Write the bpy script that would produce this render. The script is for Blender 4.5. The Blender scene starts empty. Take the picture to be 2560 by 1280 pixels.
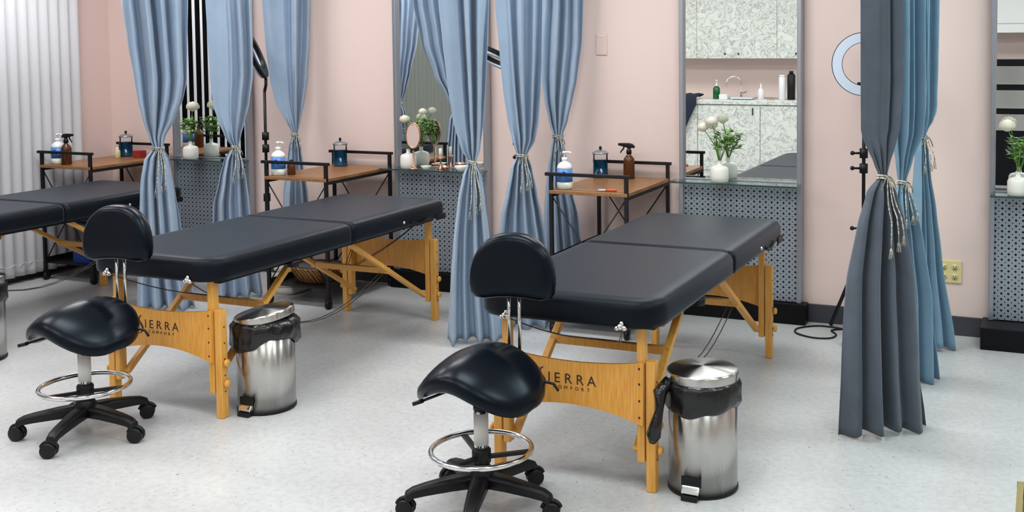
import bpy, bmesh, math, random
from mathutils import Vector, Matrix
R = math.radians
PI = math.pi
random.seed(7)
scene = bpy.context.scene
COL = scene.collection

# ------------------------------------------------------------------ camera
cam_d = bpy.data.cameras.new('camera')
cam = bpy.data.objects.new('camera', cam_d)
COL.objects.link(cam)
scene.camera = cam
F_PX, CX, CY = 2698.25, 1509.99, 249.43
YAW, PITCH, ROLL = 0.39060, 0.054225, -0.007438
fw = Vector((-math.sin(YAW) * math.cos(PITCH), math.cos(YAW) * math.cos(PITCH), -math.sin(PITCH)))
rt = Vector((math.cos(YAW), math.sin(YAW), 0))
up = rt.cross(fw)
rt2 = math.cos(ROLL) * rt + math.sin(ROLL) * up
up2 = -math.sin(ROLL) * rt + math.cos(ROLL) * up
m3 = Matrix((rt2, up2, -fw)).transposed()
cam.matrix_world = Matrix.Translation((0, 0, 1.6)) @ m3.to_4x4()
cam_d.sensor_fit = 'HORIZONTAL'
cam_d.sensor_width = 36
cam_d.lens = F_PX / 2560 * 36
cam_d.shift_x = (1280 - CX) / 2560
cam_d.shift_y = (CY - 640) / 2560
cam_d.clip_start = 0.05

# ------------------------------------------------------------------ view, world, lights
scene.view_settings.view_transform = 'Standard'
scene.view_settings.look = 'None'
scene.view_settings.gamma = 1
scene.view_settings.exposure = 0.22
scene.view_settings.use_curve_mapping = False
world = bpy.data.worlds.new('world')
scene.world = world
world.use_nodes = True
world.node_tree.nodes['Background'].inputs[0].default_value = (0.9, 0.95, 1, 1)
world.node_tree.nodes['Background'].inputs[1].default_value = 0.12
CEIL = 2.75
LIGHT_SPOTS = [(x, y) for y in (0.9, 2.85, 4.8) for x in (-5.35, -3.6, -1.6, 0.6)]
LIGHT_W = {-5.35: 31, -3.6: 30, -1.6: 30, 0.6: 30}
LIGHT_C = {-5.35: (1.0, 0.98, 0.97), -3.6: (1.0, 0.995, 0.99), -1.6: (0.95, 1.0, 1.0), 0.6: (0.82, 1.0, 1.0)}
for lx, ly in LIGHT_SPOTS:
    ld = bpy.data.lights.new('ceiling_panel_light', 'AREA')
    ld.shape = 'RECTANGLE'
    ld.size, ld.size_y = 1.15, 0.55
    ld.energy = LIGHT_W[lx] * ((0.84 if lx < -5 else 0.70) if ly > 4 else 0.42 if ly < 1 else 0.60)
    ld.color = LIGHT_C[lx]
    lo = bpy.data.objects.new('ceiling_panel_light', ld)
    lo.location = (lx, ly, CEIL - 0.045)
    COL.objects.link(lo)

# ------------------------------------------------------------------ materials
def mat(name, col, rough=0.5, metal=0.0, **kw):
    m = bpy.data.materials.new(name)
    m.use_nodes = True
    b = m.node_tree.nodes['Principled BSDF']
    b.inputs['Base Color'].default_value = (*col, 1)
    b.inputs['Roughness'].default_value = rough
    b.inputs['Metallic'].default_value = metal
    for k, v in kw.items():
        b.inputs[k.replace('_', ' ')].default_value = v
    return m

def nodes(m):
    nt = m.node_tree
    return nt, nt.nodes, nt.links, nt.nodes['Principled BSDF']

def coords(m, scale=(1, 1, 1), kind='Object'):
    nt, N, L, b = nodes(m)
    t = N.new('ShaderNodeTexCoord')
    mp = N.new('ShaderNodeMapping')
    mp.inputs['Scale'].default_value = scale
    L.new(t.outputs[kind], mp.inputs['Vector'])
    return mp.outputs['Vector']

def noise_mix(m, c1, c2, scale=(1, 1, 1), nscale=5, detail=4, lo=0.35, hi=0.65, kind='Object', dist=0.0):
    nt, N, L, b = nodes(m)
    v = coords(m, scale, kind)
    n = N.new('ShaderNodeTexNoise')
    n.inputs['Scale'].default_value = nscale
    n.inputs['Detail'].default_value = detail
    n.inputs['Distortion'].default_value = dist
    L.new(v, n.inputs['Vector'])
    r = N.new('ShaderNodeValToRGB')
    r.color_ramp.elements[0].position = lo
    r.color_ramp.elements[0].color = (*c1, 1)
    r.color_ramp.elements[1].position = hi
    r.color_ramp.elements[1].color = (*c2, 1)
    L.new(n.outputs['Fac'], r.inputs['Fac'])
    L.new(r.outputs['Color'], b.inputs['Base Color'])
    return r, n

def bump(m, nscale, strength, dist=0.002, scale=(1, 1, 1), kind='Object'):
    nt, N, L, b = nodes(m)
    v = coords(m, scale, kind)
    n = N.new('ShaderNodeTexNoise')
    n.inputs['Scale'].default_value = nscale
    n.inputs['Detail'].default_value = 3
    L.new(v, n.inputs['Vector'])
    bp = N.new('ShaderNodeBump')
    bp.inputs['Strength'].default_value = strength
    bp.inputs['Distance'].default_value = dist
    L.new(n.outputs['Fac'], bp.inputs['Height'])
    L.new(bp.outputs['Normal'], b.inputs['Normal'])

def srgb(r, g, b):
    f = lambda c: (c / 255) / 12.92 if c / 255 <= 0.04045 else ((c / 255 + 0.055) / 1.055) ** 2.4
    return (f(r), f(g), f(b))

M = {}
M['wall'] = mat('pink_wall_paint', srgb(230, 207, 200), 0.6)
bump(M['wall'], 60, 0.06, 0.002)
M['ceiling'] = mat('ceiling_tile', (0.78, 0.78, 0.76), 0.9)
noise_mix(M['ceiling'], (0.74, 0.74, 0.72), (0.8, 0.8, 0.79), nscale=60)
M['base'] = mat('dark_vinyl_baseboard', srgb(62, 62, 70), 0.45)

def floor_mat():
    m = mat('speckled_vinyl_floor', srgb(222, 220, 212), 0.32)
    nt, N, L, b = nodes(m)
    v = coords(m, (1, 1, 1))
    big = N.new('ShaderNodeTexNoise'); big.inputs['Scale'].default_value = 3.0; big.inputs['Detail'].default_value = 6
    L.new(v, big.inputs['Vector'])
    r1 = N.new('ShaderNodeValToRGB')
    r1.color_ramp.elements[0].position = 0.3; r1.color_ramp.elements[0].color = (*srgb(192, 193, 194), 1)
    r1.color_ramp.elements[1].position = 0.7; r1.color_ramp.elements[1].color = (*srgb(203, 204, 205), 1)
    L.new(big.outputs['Fac'], r1.inputs['Fac'])
    sp = N.new('ShaderNodeTexNoise'); sp.inputs['Scale'].default_value = 75; sp.inputs['Detail'].default_value = 2
    L.new(v, sp.inputs['Vector'])
    r2 = N.new('ShaderNodeValToRGB')
    r2.color_ramp.elements[0].position = 0.255; r2.color_ramp.elements[0].color = (0.28, 0.26, 0.25, 1)
    r2.color_ramp.elements[1].position = 0.33; r2.color_ramp.elements[1].color = (1, 1, 1, 1)
    L.new(sp.outputs['Fac'], r2.inputs['Fac'])
    fl = N.new('ShaderNodeTexNoise'); fl.inputs['Scale'].default_value = 38; fl.inputs['Detail'].default_value = 3
    L.new(v, fl.inputs['Vector'])
    r3 = N.new('ShaderNodeValToRGB')
    r3.color_ramp.elements[0].position = 0.35; r3.color_ramp.elements[0].color = (0.9, 0.895, 0.88, 1)
    r3.color_ramp.elements[1].position = 0.6; r3.color_ramp.elements[1].color = (1, 1, 1, 1)
    L.new(fl.outputs['Fac'], r3.inputs['Fac'])
    mx = N.new('ShaderNodeMixRGB'); mx.blend_type = 'MULTIPLY'; mx.inputs[0].default_value = 1
    L.new(r1.outputs['Color'], mx.inputs[1]); L.new(r2.outputs['Color'], mx.inputs[2])
    mx2 = N.new('ShaderNodeMixRGB'); mx2.blend_type = 'MULTIPLY'; mx2.inputs[0].default_value = 1
    L.new(mx.outputs['Color'], mx2.inputs[1]); L.new(r3.outputs['Color'], mx2.inputs[2])
    L.new(mx2.outputs['Color'], b.inputs['Base Color'])
    return m
M['floor'] = floor_mat()

M['vinyl'] = mat('black_vinyl', (0.0035, 0.0048, 0.0075), 0.42, Specular_IOR_Level=0.16, Sheen_Weight=0.20, Sheen_Roughness=0.35, Sheen_Tint=(0.65, 0.8, 1.0, 1), Specular_Tint=(0.78, 0.9, 1.0, 1))
bump(M['vinyl'], 240, 0.12, 0.001)
M['vinyl_gloss'] = mat('black_glossy_vinyl', (0.0018, 0.0032, 0.0065), 0.29, Specular_IOR_Level=0.22, Specular_Tint=(0.72, 0.86, 1.0, 1))
M['black_plastic'] = mat('black_plastic', (0.006, 0.006, 0.008), 0.42, Specular_IOR_Level=0.3)
M['black_metal'] = mat('black_powder_coated_metal', (0.009, 0.008, 0.009), 0.45, 0.0, Specular_IOR_Level=0.3)
M['black_lacquer'] = mat('black_plinth_laminate', (0.0035, 0.0035, 0.005), 0.4, Specular_IOR_Level=0.18)
M['chrome'] = mat('chrome', (0.78, 0.78, 0.78), 0.12, 1.0)
M['steel'] = mat('brushed_stainless_steel', (0.56, 0.55, 0.53), 0.26, 1.0, Anisotropic=0.9, Anisotropic_Rotation=0.25)
M['alu'] = mat('brushed_aluminium_frame', srgb(166, 170, 178), 0.35, 0.75)
M['label_white'] = mat('white_sleeve', srgb(232, 232, 228), 0.4)
M['rose'] = mat('rose_gold_metal', srgb(226, 160, 130), 0.25, 1.0)
M['gold'] = mat('aged_gold_metal', srgb(150, 132, 78), 0.35, 0.85)

def wood_mat(name, c1, c2, scale, rough=0.38):
    m = mat(name, c1, rough)
    noise_mix(m, c1, c2, scale, 7, 6, 0.3, 0.7, dist=0.4)
    return m
M['maple'] = wood_mat('amber_maple_plywood', srgb(220, 146, 48), srgb(240, 176, 84), (26, 26, 1.6))
M['maple_leg'] = wood_mat('amber_maple_leg', srgb(222, 156, 66), srgb(240, 182, 94), (20, 20, 1.2))
M['oak_top'] = wood_mat('warm_brown_wood_top', srgb(122, 84, 50), srgb(164, 116, 72), (22, 1.6, 8))
M['ink'] = mat('dark_printed_ink', srgb(54, 36, 26), 0.6)
M['cable'] = mat('coated_steel_cable', srgb(90, 84, 78), 0.4, 0.6)

def fabric(name, c1, c2):
    m = mat(name, c1, 0.85)
    noise_mix(m, c1, c2, (1, 1, 1), 9, 5, 0.3, 0.7)
    nt, N, L, b = nodes(m)
    b.inputs['Sheen Weight'].default_value = 0.25
    bump(m, 420, 0.25, 0.0015, (1, 1, 0.5))
    tr = N.new('ShaderNodeBsdfTranslucent')
    tr.inputs['Color'].default_value = (*c1, 1)
    mx = N.new('ShaderNodeMixShader'); mx.inputs[0].default_value = 0.14
    out = N['Material Output']
    L.new(b.outputs[0], mx.inputs[1]); L.new(tr.outputs[0], mx.inputs[2]); L.new(mx.outputs[0], out.inputs[0])
    return m
M['curtain'] = fabric('dusty_blue_curtain_fabric', srgb(160, 182, 206), srgb(169, 190, 213))
M['curtain_shaded'] = fabric('shade_toned_curtain_fabric', srgb(84, 93, 106), srgb(94, 103, 117))  # same blue fabric, the front curtain's shade put into its colour
M['curtain_cool_light'] = fabric('cool_light_toned_curtain_fabric', srgb(124, 160, 184), srgb(134, 170, 194))  # same blue fabric, tinted to carry the cooler light of the right row
M['cord'] = mat('cream_cotton_cord', srgb(206, 200, 178), 0.9)
noise_mix(M['cord'], srgb(120, 116, 108), srgb(222, 218, 200), (1, 1, 1), 90, 2)
M['slat'] = mat('white_fabric_slat', srgb(206, 206, 210), 0.6)
M['grey_slat'] = mat('grey_fabric_slat', srgb(116, 122, 116), 0.7)
M['night'] = mat('dark_night_glass', (0.004, 0.005, 0.008), 0.06)
M['white_paint'] = mat('white_painted_metal', (0.8, 0.8, 0.79), 0.4)
M['mirror'] = mat('silvered_mirror_glass', (0.93, 0.95, 0.945), 0.0, 1.0)

def perforated():
    m = mat('perforated_grey_steel', srgb(152, 161, 172), 0.4, 0.35)
    nt, N, L, b = nodes(m)
    t = N.new('ShaderNodeTexCoord')
    sep = N.new('ShaderNodeSeparateXYZ')
    L.new(t.outputs['Object'], sep.inputs[0])
    def math_(op, a, c=None):
        n = N.new('ShaderNodeMath'); n.operation = op
        for i, v in enumerate((a, c)):
            if v is None: continue
            if isinstance(v, (int, float)): n.inputs[i].default_value = v
            else: L.new(v, n.inputs[i])
        return n.outputs[0]
    def holes(px, pz, ox, oz, rx):
        a = math_('ABSOLUTE', math_('SUBTRACT', math_('FRACT', math_('ADD', math_('DIVIDE', sep.outputs['X'], px), ox)), 0.5))
        c = math_('ABSOLUTE', math_('SUBTRACT', math_('FRACT', math_('ADD', math_('DIVIDE', sep.outputs['Z'], pz), oz)), 0.5))
        d = math_('ADD', math_('MULTIPLY', a, px), math_('MULTIPLY', c, pz))   # diamond holes
        return math_('LESS_THAN', d, rx)
    h = math_('MAXIMUM', holes(0.034, 0.030, 0.0, 0.0, 0.0074), holes(0.034, 0.030, 0.5, 0.5, 0.0042))
    mx = N.new('ShaderNodeMixRGB')
    mx.inputs[1].default_value = (*srgb(152, 161, 172), 1)
    mx.inputs[2].default_value = (0.012, 0.014, 0.02, 1)
    L.new(h, mx.inputs[0])
    L.new(mx.outputs['Color'], b.inputs['Base Color'])
    inv = math_('SUBTRACT', 1.0, h)
    L.new(math_('MULTIPLY', inv, 0.35), b.inputs['Metallic'])
    L.new(math_('MULTIPLY', inv, 0.5), b.inputs['Specular IOR Level'])
    return m
M['perf'] = perforated()

def clear_glass(name, col, alpha_mix):
    m = bpy.data.materials.new(name); m.use_nodes = True
    nt, N, L, b = nodes(m)
    N.remove(b)
    gl = N.new('ShaderNodeBsdfGlossy'); gl.inputs['Roughness'].default_value = 0.02
    fr = N.new('ShaderNodeFresnel'); fr.inputs['IOR'].default_value = alpha_mix
    tr = N.new('ShaderNodeBsdfTransparent'); tr.inputs['Color'].default_value = (*col, 1)
    mx = N.new('ShaderNodeMixShader')
    L.new(fr.outputs[0], mx.inputs[0]); L.new(tr.outputs[0], mx.inputs[1]); L.new(gl.outputs[0], mx.inputs[2])
    L.new(mx.outputs[0], N['Material Output'].inputs[0])
    return m
M['shelf_glass'] = clear_glass('pale_green_shelf_glass', (0.80, 0.90, 0.87), 1.45)
M['glass_edge'] = mat('dark_green_glass_edge', (0.03, 0.07, 0.065), 0.1)
M['jar_glass'] = clear_glass('clear_jar_glass', (0.95, 0.98, 0.99), 1.25)
M['blue_liquid'] = mat('blue_disinfectant_liquid', (0.003, 0.05, 0.11), 0.1)
M['amber'] = mat('amber_glass', (0.085, 0.026, 0.006), 0.08)
M['white_plastic'] = mat('white_plastic', srgb(236, 238, 240), 0.3)
M['blue_label'] = mat('blue_bottle_label', srgb(70, 132, 214), 0.4)
M['blue_dark_label'] = mat('dark_blue_print', srgb(30, 66, 130), 0.4)
M['lotion'] = mat('translucent_lotion_bottle', srgb(224, 228, 214), 0.3)
M['ceramic'] = mat('white_ceramic', srgb(236, 234, 226), 0.25)
M['leaf'] = mat('green_leaf', srgb(92, 142, 50), 0.5)
noise_mix(M['leaf'], srgb(66, 116, 38), srgb(132, 176, 72), nscale=30)
M['petal'] = mat('cream_petal', srgb(246, 240, 222), 0.6)
M['red'] = mat('red_card', srgb(150, 38, 34), 0.5)
M['yellow'] = mat('pale_yellow_bottle', srgb(206, 198, 140), 0.35)
M['orange'] = mat('orange_plastic', srgb(232, 104, 58), 0.4)
M['bag'] = mat('black_bin_liner', (0.006, 0.006, 0.007), 0.24)
bump(M['bag'], 22, 0.5, 0.010)
M['diffuser'] = mat('ring_lamp_diffuser', srgb(206, 216, 232), 0.35)
M['beige_plate'] = mat('ivory_outlet_plate', srgb(222, 208, 150), 0.4)
M['slot'] = mat('dark_slot', (0.03, 0.025, 0.02), 0.6)
M['pink_plate'] = mat('painted_over_plate', srgb(226, 202, 192), 0.45)
M['wicker'] = mat('woven_brown_wicker', srgb(120, 80, 44), 0.7)
def wicker():
    m = M['wicker']
    nt, N, L, b = nodes(m)
    v = coords(m, (1, 1, 1))
    w = N.new('ShaderNodeTexWave'); w.wave_type = 'BANDS'; w.bands_direction = 'DIAGONAL'
    w.inputs['Scale'].default_value = 22; w.inputs['Distortion'].default_value = 5
    L.new(v, w.inputs['Vector'])
    r = N.new('ShaderNodeValToRGB')
    r.color_ramp.elements[0].color = (*srgb(74, 48, 28), 1); r.color_ramp.elements[1].color = (*srgb(176, 126, 66), 1)
    L.new(w.outputs['Fac'], r.inputs['Fac']); L.new(r.outputs['Color'], b.inputs['Base Color'])
wicker()
M['grey_cloth'] = mat('grey_cloth', srgb(120, 122, 128), 0.9)
M['towel'] = mat('white_towel', srgb(226, 222, 214), 0.95)
M['navy'] = mat('navy_cloth', srgb(28, 36, 58), 0.9)
M['blue_box'] = mat('deep_blue_plastic', srgb(24, 62, 140), 0.4)
M['green_soap'] = mat('green_soap_bottle', srgb(18, 92, 44), 0.15)

def marble():
    m = mat('white_veined_marble_laminate', srgb(226, 230, 222), 0.3)
    nt, N, L, b = nodes(m)
    v = coords(m, (1, 1, 1))
    n = N.new('ShaderNodeTexNoise'); n.inputs['Scale'].default_value = 12; n.inputs['Detail'].default_value = 9
    n.inputs['Distortion'].default_value = 1.1
    L.new(v, n.inputs['Vector'])
    r = N.new('ShaderNodeValToRGB')
    e = r.color_ramp.elements
    e[0].position = 0.40; e[0].color = (*srgb(222, 226, 219), 1)
    e[1].position = 0.62; e[1].color = (*srgb(228, 231, 225), 1)
    a = e.new(0.495); a.color = (*srgb(164, 167, 163), 1)
    a = e.new(0.465); a.color = (*srgb(213, 217, 210), 1)
    a = e.new(0.525); a.color = (*srgb(216, 220, 213), 1)
    L.new(n.outputs['Fac'], r.inputs['Fac'])
    L.new(r.outputs['Color'], b.inputs['Base Color'])
    return m
M['marble'] = marble()
M['seam'] = mat('dark_shadow_gap', (0.06, 0.06, 0.06), 0.8)
M['panel_emit'] = bpy.data.materials.new('lit_ceiling_diffuser'); M['panel_emit'].use_nodes = True
pe = M['panel_emit'].node_tree.nodes['Principled BSDF']
pe.inputs['Emission Color'].default_value = (1, 0.98, 0.95, 1); pe.inputs['Emission Strength'].default_value = 2.0

# ------------------------------------------------------------------ mesh builder
class MB:
    def __init__(self):
        self.v = []; self.f = []; self.s = []
    def add(self, verts, faces, smooth=False, T=None):
        o = len(self.v)
        for p in verts:
            p = Vector(p)
            self.v.append(T @ p if T else p)
        for f in faces:
            self.f.append(tuple(i + o for i in f)); self.s.append(smooth)
        return self
    def box(self, lo, hi, T=None):
        x0, y0, z0 = lo; x1, y1, z1 = hi
        vs = [(x0, y0, z0), (x1, y0, z0), (x1, y1, z0), (x0, y1, z0), (x0, y0, z1), (x1, y0, z1), (x1, y1, z1), (x0, y1, z1)]
        return self.add(vs, [(0, 3, 2, 1), (4, 5, 6, 7), (0, 1, 5, 4), (1, 2, 6, 5), (2, 3, 7, 6), (3, 0, 4, 7)], T=T)
    def bar(self, a, b, w, h, upv=(0, 0, 1)):
        a, b = Vector(a), Vector(b)
        d = (b - a).normalized(); u = Vector(upv)
        if abs(d.dot(u)) > 0.95: u = Vector((0, 1, 0))
        s = d.cross(u).normalized(); u = s.cross(d)
        vs = []
        for p in (a, b):
            for i, j in ((-1, -1), (1, -1), (1, 1), (-1, 1)):
                vs.append(p + s * (i * w / 2) + u * (j * h / 2))
        return self.add(vs, [(0, 1, 2, 3), (7, 6, 5, 4), (0, 4, 5, 1), (1, 5, 6, 2), (2, 6, 7, 3), (3, 7, 4, 0)])
    def tube(self, pts, r, n=10, closed=False, smooth=True):
        pts = [Vector(p) for p in pts]; k = len(pts)
        rs = r if isinstance(r, (list, tuple)) else [r] * k
        vs = []; prev = None
        for i, p in enumerate(pts):
            if closed: t = pts[(i + 1) % k] - pts[i - 1]
            else: t = pts[min(i + 1, k - 1)] - pts[max(i - 1, 0)]
            t.normalize()
            if prev is None:
                a = Vector((0, 0, 1)) if abs(t.z) < 0.9 else Vector((1, 0, 0))
                s = t.cross(a).normalized()
            else:
                s = (prev - t * prev.dot(t)).normalized()
            prev = s; u = t.cross(s)
            for j in range(n):
                a = 2 * PI * j / n
                vs.append(p + (s * math.cos(a) + u * math.sin(a)) * rs[i])
        fs = []
        for i in range(k if closed else k - 1):
            for j in range(n):
                a = i * n + j; b = i * n + (j + 1) % n
                c = ((i + 1) % k) * n + (j + 1) % n; d = ((i + 1) % k) * n + j
                fs.append((a, b, c, d))
        if not closed:
            fs.append(tuple(range(n))[::-1]); fs.append(tuple((k - 1) * n + j for j in range(n)))
        return self.add(vs, fs, smooth)
    def lathe(self, prof, c=(0, 0, 0), n=24, smooth=True, T=None, sx=1, sy=1):
        vs = []; k = len(prof)
        for r, z in prof:
            for j in range(n):
                a = 2 * PI * j / n
                vs.append((c[0] + r * math.cos(a) * sx, c[1] + r * math.sin(a) * sy, c[2] + z))
        fs = []
        for i in range(k - 1):
            for j in range(n):
                fs.append((i * n + j, i * n + (j + 1) % n, (i + 1) * n + (j + 1) % n, (i + 1) * n + j))
        fs.append(tuple(range(n))[::-1]); fs.append(tuple((k - 1) * n + j for j in range(n)))
        return self.add(vs, fs, smooth, T)
    def cyl(self, a, b, r, n=16, smooth=True):
        return self.tube([a, b], r, n, smooth=smooth)
    def sphere(self, c, r, n=12, sz=1.0):
        return self.lathe([(max(0.0005, r * math.sin(PI * i / n)), -r * sz * math.cos(PI * i / n)) for i in range(n + 1)], c, n * 2)
    def loops(self, rings, smooth=True, cap=True):
        n = len(rings[0]); vs = [p for r in rings for p in r]; fs = []
        for i in range(len(rings) - 1):
            for j in range(n):
                fs.append((i * n + j, i * n + (j + 1) % n, (i + 1) * n + (j + 1) % n, (i + 1) * n + j))
        if cap:
            fs.append(tuple(range(n))[::-1]); fs.append(tuple((len(rings) - 1) * n + j for j in range(n)))
        return self.add(vs, fs, smooth)
    def build(self, name, m, parent=None, loc=(0, 0, 0), bevel=0, kind=None, rot=None, sub=0, autosmooth=True):
        me = bpy.data.meshes.new(name)
        me.from_pydata([tuple(p) for p in self.v], [], self.f)
        me.polygons.foreach_set('use_smooth', self.s)
        me.materials.append(m)
        bm = bmesh.new(); bm.from_mesh(me)
        bmesh.ops.recalc_face_normals(bm, faces=bm.faces)
        bm.to_mesh(me); bm.free()
        me.update()
        o = bpy.data.objects.new(name, me)
        COL.objects.link(o)
        o.location = loc
        if rot: o.rotation_euler = rot
        if parent: o.parent = parent
        if bevel:
            md = o.modifiers.new('bevel', 'BEVEL'); md.width = bevel; md.segments = 2; md.limit_method = 'ANGLE'; md.angle_limit = R(40)
        if sub:
            md = o.modifiers.new('sub', 'SUBSURF'); md.levels = sub; md.render_levels = sub
        if kind: o['kind'] = kind
        return o

def thing(name, label, cat, loc=(0, 0, 0), rz=0, group=None):
    o = bpy.data.objects.new(name, None)
    COL.objects.link(o); o.location = loc; o.rotation_euler = (0, 0, rz)
    o.empty_display_size = 0.05
    return tag(o, label, cat, group)
def tag(o, label, cat, group=None):
    o['label'] = label; o['category'] = cat
    if group: o['group'] = group
    return o
def dup(root, loc, rz=None, label=None):
    def cp(o, parent):
        c = o.copy(); COL.objects.link(c)
        if parent: c.parent = parent
        for ch in list(o.children): cp(ch, c)
        return c
    r = cp(root, None); r.location = loc
    if rz is not None: r.rotation_euler = (0, 0, rz)
    if label: r['label'] = label
    return r
def struct(name, mb, m, **kw):
    return mb.build(name, m, kind='structure', **kw)

def lerp(a, b, t): return a + (b - a) * t
def rrect(hx0, hx1, hy0, hy1, rads, n=8):
    """rounded rectangle outline; rads = radius at (x0y0, x1y0, x1y1, x0y1)"""
    pts = []
    cs = [(hx0, hy0, 180), (hx1, hy0, 270), (hx1, hy1, 0), (hx0, hy1, 90)]
    for (cx, cy, a0), r in zip(cs, rads):
        sx = 1 if cx == hx0 else -1; sy = 1 if cy == hy0 else -1
        for i in range(n + 1):
            a = R(a0 + 90 * i / n)
            pts.append((cx + sx * r + r * math.cos(a), cy + sy * r + r * math.sin(a)))
    return pts

# ------------------------------------------------------------------ setting
WALL = 6.042
XL, XR_, YR = -6.47, 3.2, -0.78
struct('floor', MB().box((XL - 0.1, YR - 0.1, -0.1), (XR_ + 0.1, WALL + 0.1, 0)), M['floor'])
struct('wall_back', MB().box((XL - 0.1, WALL, 0), (XR_ + 0.1, WALL + 0.1, CEIL)), M['wall'])
# left wall with a window opening
WY0, WY1, WZ0, WZ1 = 0.75, 5.52, 0.35, 2.45
wl = MB()
wl.box((XL - 0.1, YR, 0), (XL, WY0, CEIL)); wl.box((XL - 0.1, WY1, 0), (XL, WALL, CEIL))
wl.box((XL - 0.1, WY0, 0), (XL, WY1, WZ0)); wl.box((XL - 0.1, WY0, WZ1), (XL, WY1, CEIL))
struct('wall_left', wl, M['wall'])
win = MB()
for y in (WY0 + 0.02, WY0 + 1.6, WY0 + 3.2, WY1 - 0.02):
    win.box((XL - 0.07, y - 0.02, WZ0 + 0.04), (XL - 0.02, y + 0.02, WZ1 - 0.04))
win.box((XL - 0.07, WY0, WZ0), (XL - 0.02, WY1, WZ0 + 0.04)); win.box((XL - 0.07, WY0, WZ1 - 0.04), (XL - 0.02, WY1, WZ1))
window = struct('window_1', win, M['black_metal'])
MB().box((XL - 0.06, WY0 + 0.01, WZ0 + 0.01), (XL - 0.05, WY1 - 0.01, WZ1 - 0.01)).build('window_pane', M['night'], window)
struct('wall_rear', MB().box((XL - 0.1, YR - 0.1, 0), (XR_ + 0.1, YR, CEIL)), M['wall'])
struct('wall_right', MB().box((XR_, YR, 0), (XR_ + 0.1, WALL, CEIL)), M['wall'])
struct('ceiling', MB().box((XL - 0.1, YR - 0.1, CEIL), (XR_ + 0.1, WALL + 0.1, CEIL + 0.1)), M['ceiling'])
struct('baseboard_back', MB().box((XL, WALL - 0.008, 0), (XR_, WALL, 0.105)), M['base'], bevel=0.003)
struct('baseboard_left', MB().box((XL, YR, 0), (XL + 0.008, WALL - 0.008, 0.105)), M['base'], bevel=0.003)

def ceiling_light():
    t = thing('ceiling_light', 'flat white rectangular panel light in the ceiling above the beds', 'ceiling light', (0, 0, CEIL), 0, 'ceiling panel lights')
    fr = MB()
    for a in ((-0.62, -0.32, -0.59, 0.32), (0.59, -0.32, 0.62, 0.32), (-0.59, -0.32, 0.59, -0.29), (-0.59, 0.29, 0.59, 0.32)):
        fr.box((a[0], a[1], -0.03), (a[2], a[3], 0))
    fr.build('frame', M['white_paint'], t)
    MB().box((-0.59, -0.29, -0.022), (0.59, 0.29, -0.004)).build('diffuser', M['panel_emit'], t)
    return t
cl0 = ceiling_light()
for i, (lx, ly) in enumerate(LIGHT_SPOTS):
    if i == 0: cl0.location = (lx, ly, CEIL)
    else: dup(cl0, (lx, ly, CEIL))

# ------------------------------------------------------------------ vertical blinds on the left wall
vb = thing('vertical_blinds', 'long white vertical slat blinds hanging over the dark window on the left wall', 'blinds', (-6.41, 5.65, 0))
MB().box((-0.03, -2.48, 2.56), (0.03, 0.05, 2.61)).build('headrail', M['white_paint'], vb)
def slat_mesh():
    mb = MB(); n = 8; rings = []
    w = 0.102
    vs = []; fs = []
    for z in (0.05, 0.09, 1.3, 2.56):
        for side in (0, 1):
            for i in range(n + 1):
                s = (i / n - 0.5) * w
                b = 0.017 * (1 - (2 * i / n - 1) ** 2) + (0.0014 if side else 0)
                vs.append((b, s, z))
    m_ = 2 * (n + 1)
    for k in range(3):
        for i in range(n):
            a = k * m_ + i
            fs.append((a, a + 1, a + 1 + m_, a + m_))
            a2 = a + n + 1
            fs.append((a2 + 1, a2, a2 + m_, a2 + 1 + m_))
        a = k * m_; fs.append((a, a + m_, a + m_ + n + 1, a + n + 1))
        a = k * m_ + n; fs.append((a + m_, a, a + n + 1, a + m_ + n + 1))
    for k in (0, 3):
        for i in range(n):
            a = k * m_ + i; fs.append((a, a + n + 1, a + n + 2, a + 1))
    return mb.add(vs, fs, True)
s0 = slat_mesh().build('slat', M['slat'], vb)
for i in range(30):
    o = s0 if i == 0 else s0.copy()
    if i: COL.objects.link(o); o.parent = vb
    o.location = (0, -0.083 * i, random.uniform(-0.004, 0.004))
    o.rotation_euler = (0, 0, R(-40 + random.uniform(-3, 3)))
vb2 = thing('vertical_blinds', 'closed grey vertical slat blinds seen only in the middle mirror', 'blinds', (-6.41, 3.10, 0))
MB().box((-0.03, -2.35, 2.56), (0.03, 0.05, 2.61)).build('headrail', M['white_paint'], vb2)
s1 = slat_mesh().build('slat', M['grey_slat'], vb2)
for i in range(28):
    o = s1 if i == 0 else s1.copy()
    if i: COL.objects.link(o); o.parent = vb2
    o.location = (0, -0.083 * i, random.uniform(-0.004, 0.004))
    o.rotation_euler = (0, 0, R(14 + random.uniform(-4, 4)))
ch = MB()
ch.tube([(0.035 + 0.006 * math.sin(i), 0.03 - 0.083 * i / 2, 0.135 - 0.012 * (i % 2)) for i in range(58)], 0.0022, 5)
ch.build('bead_chain', M['white_paint'], vb)

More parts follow.
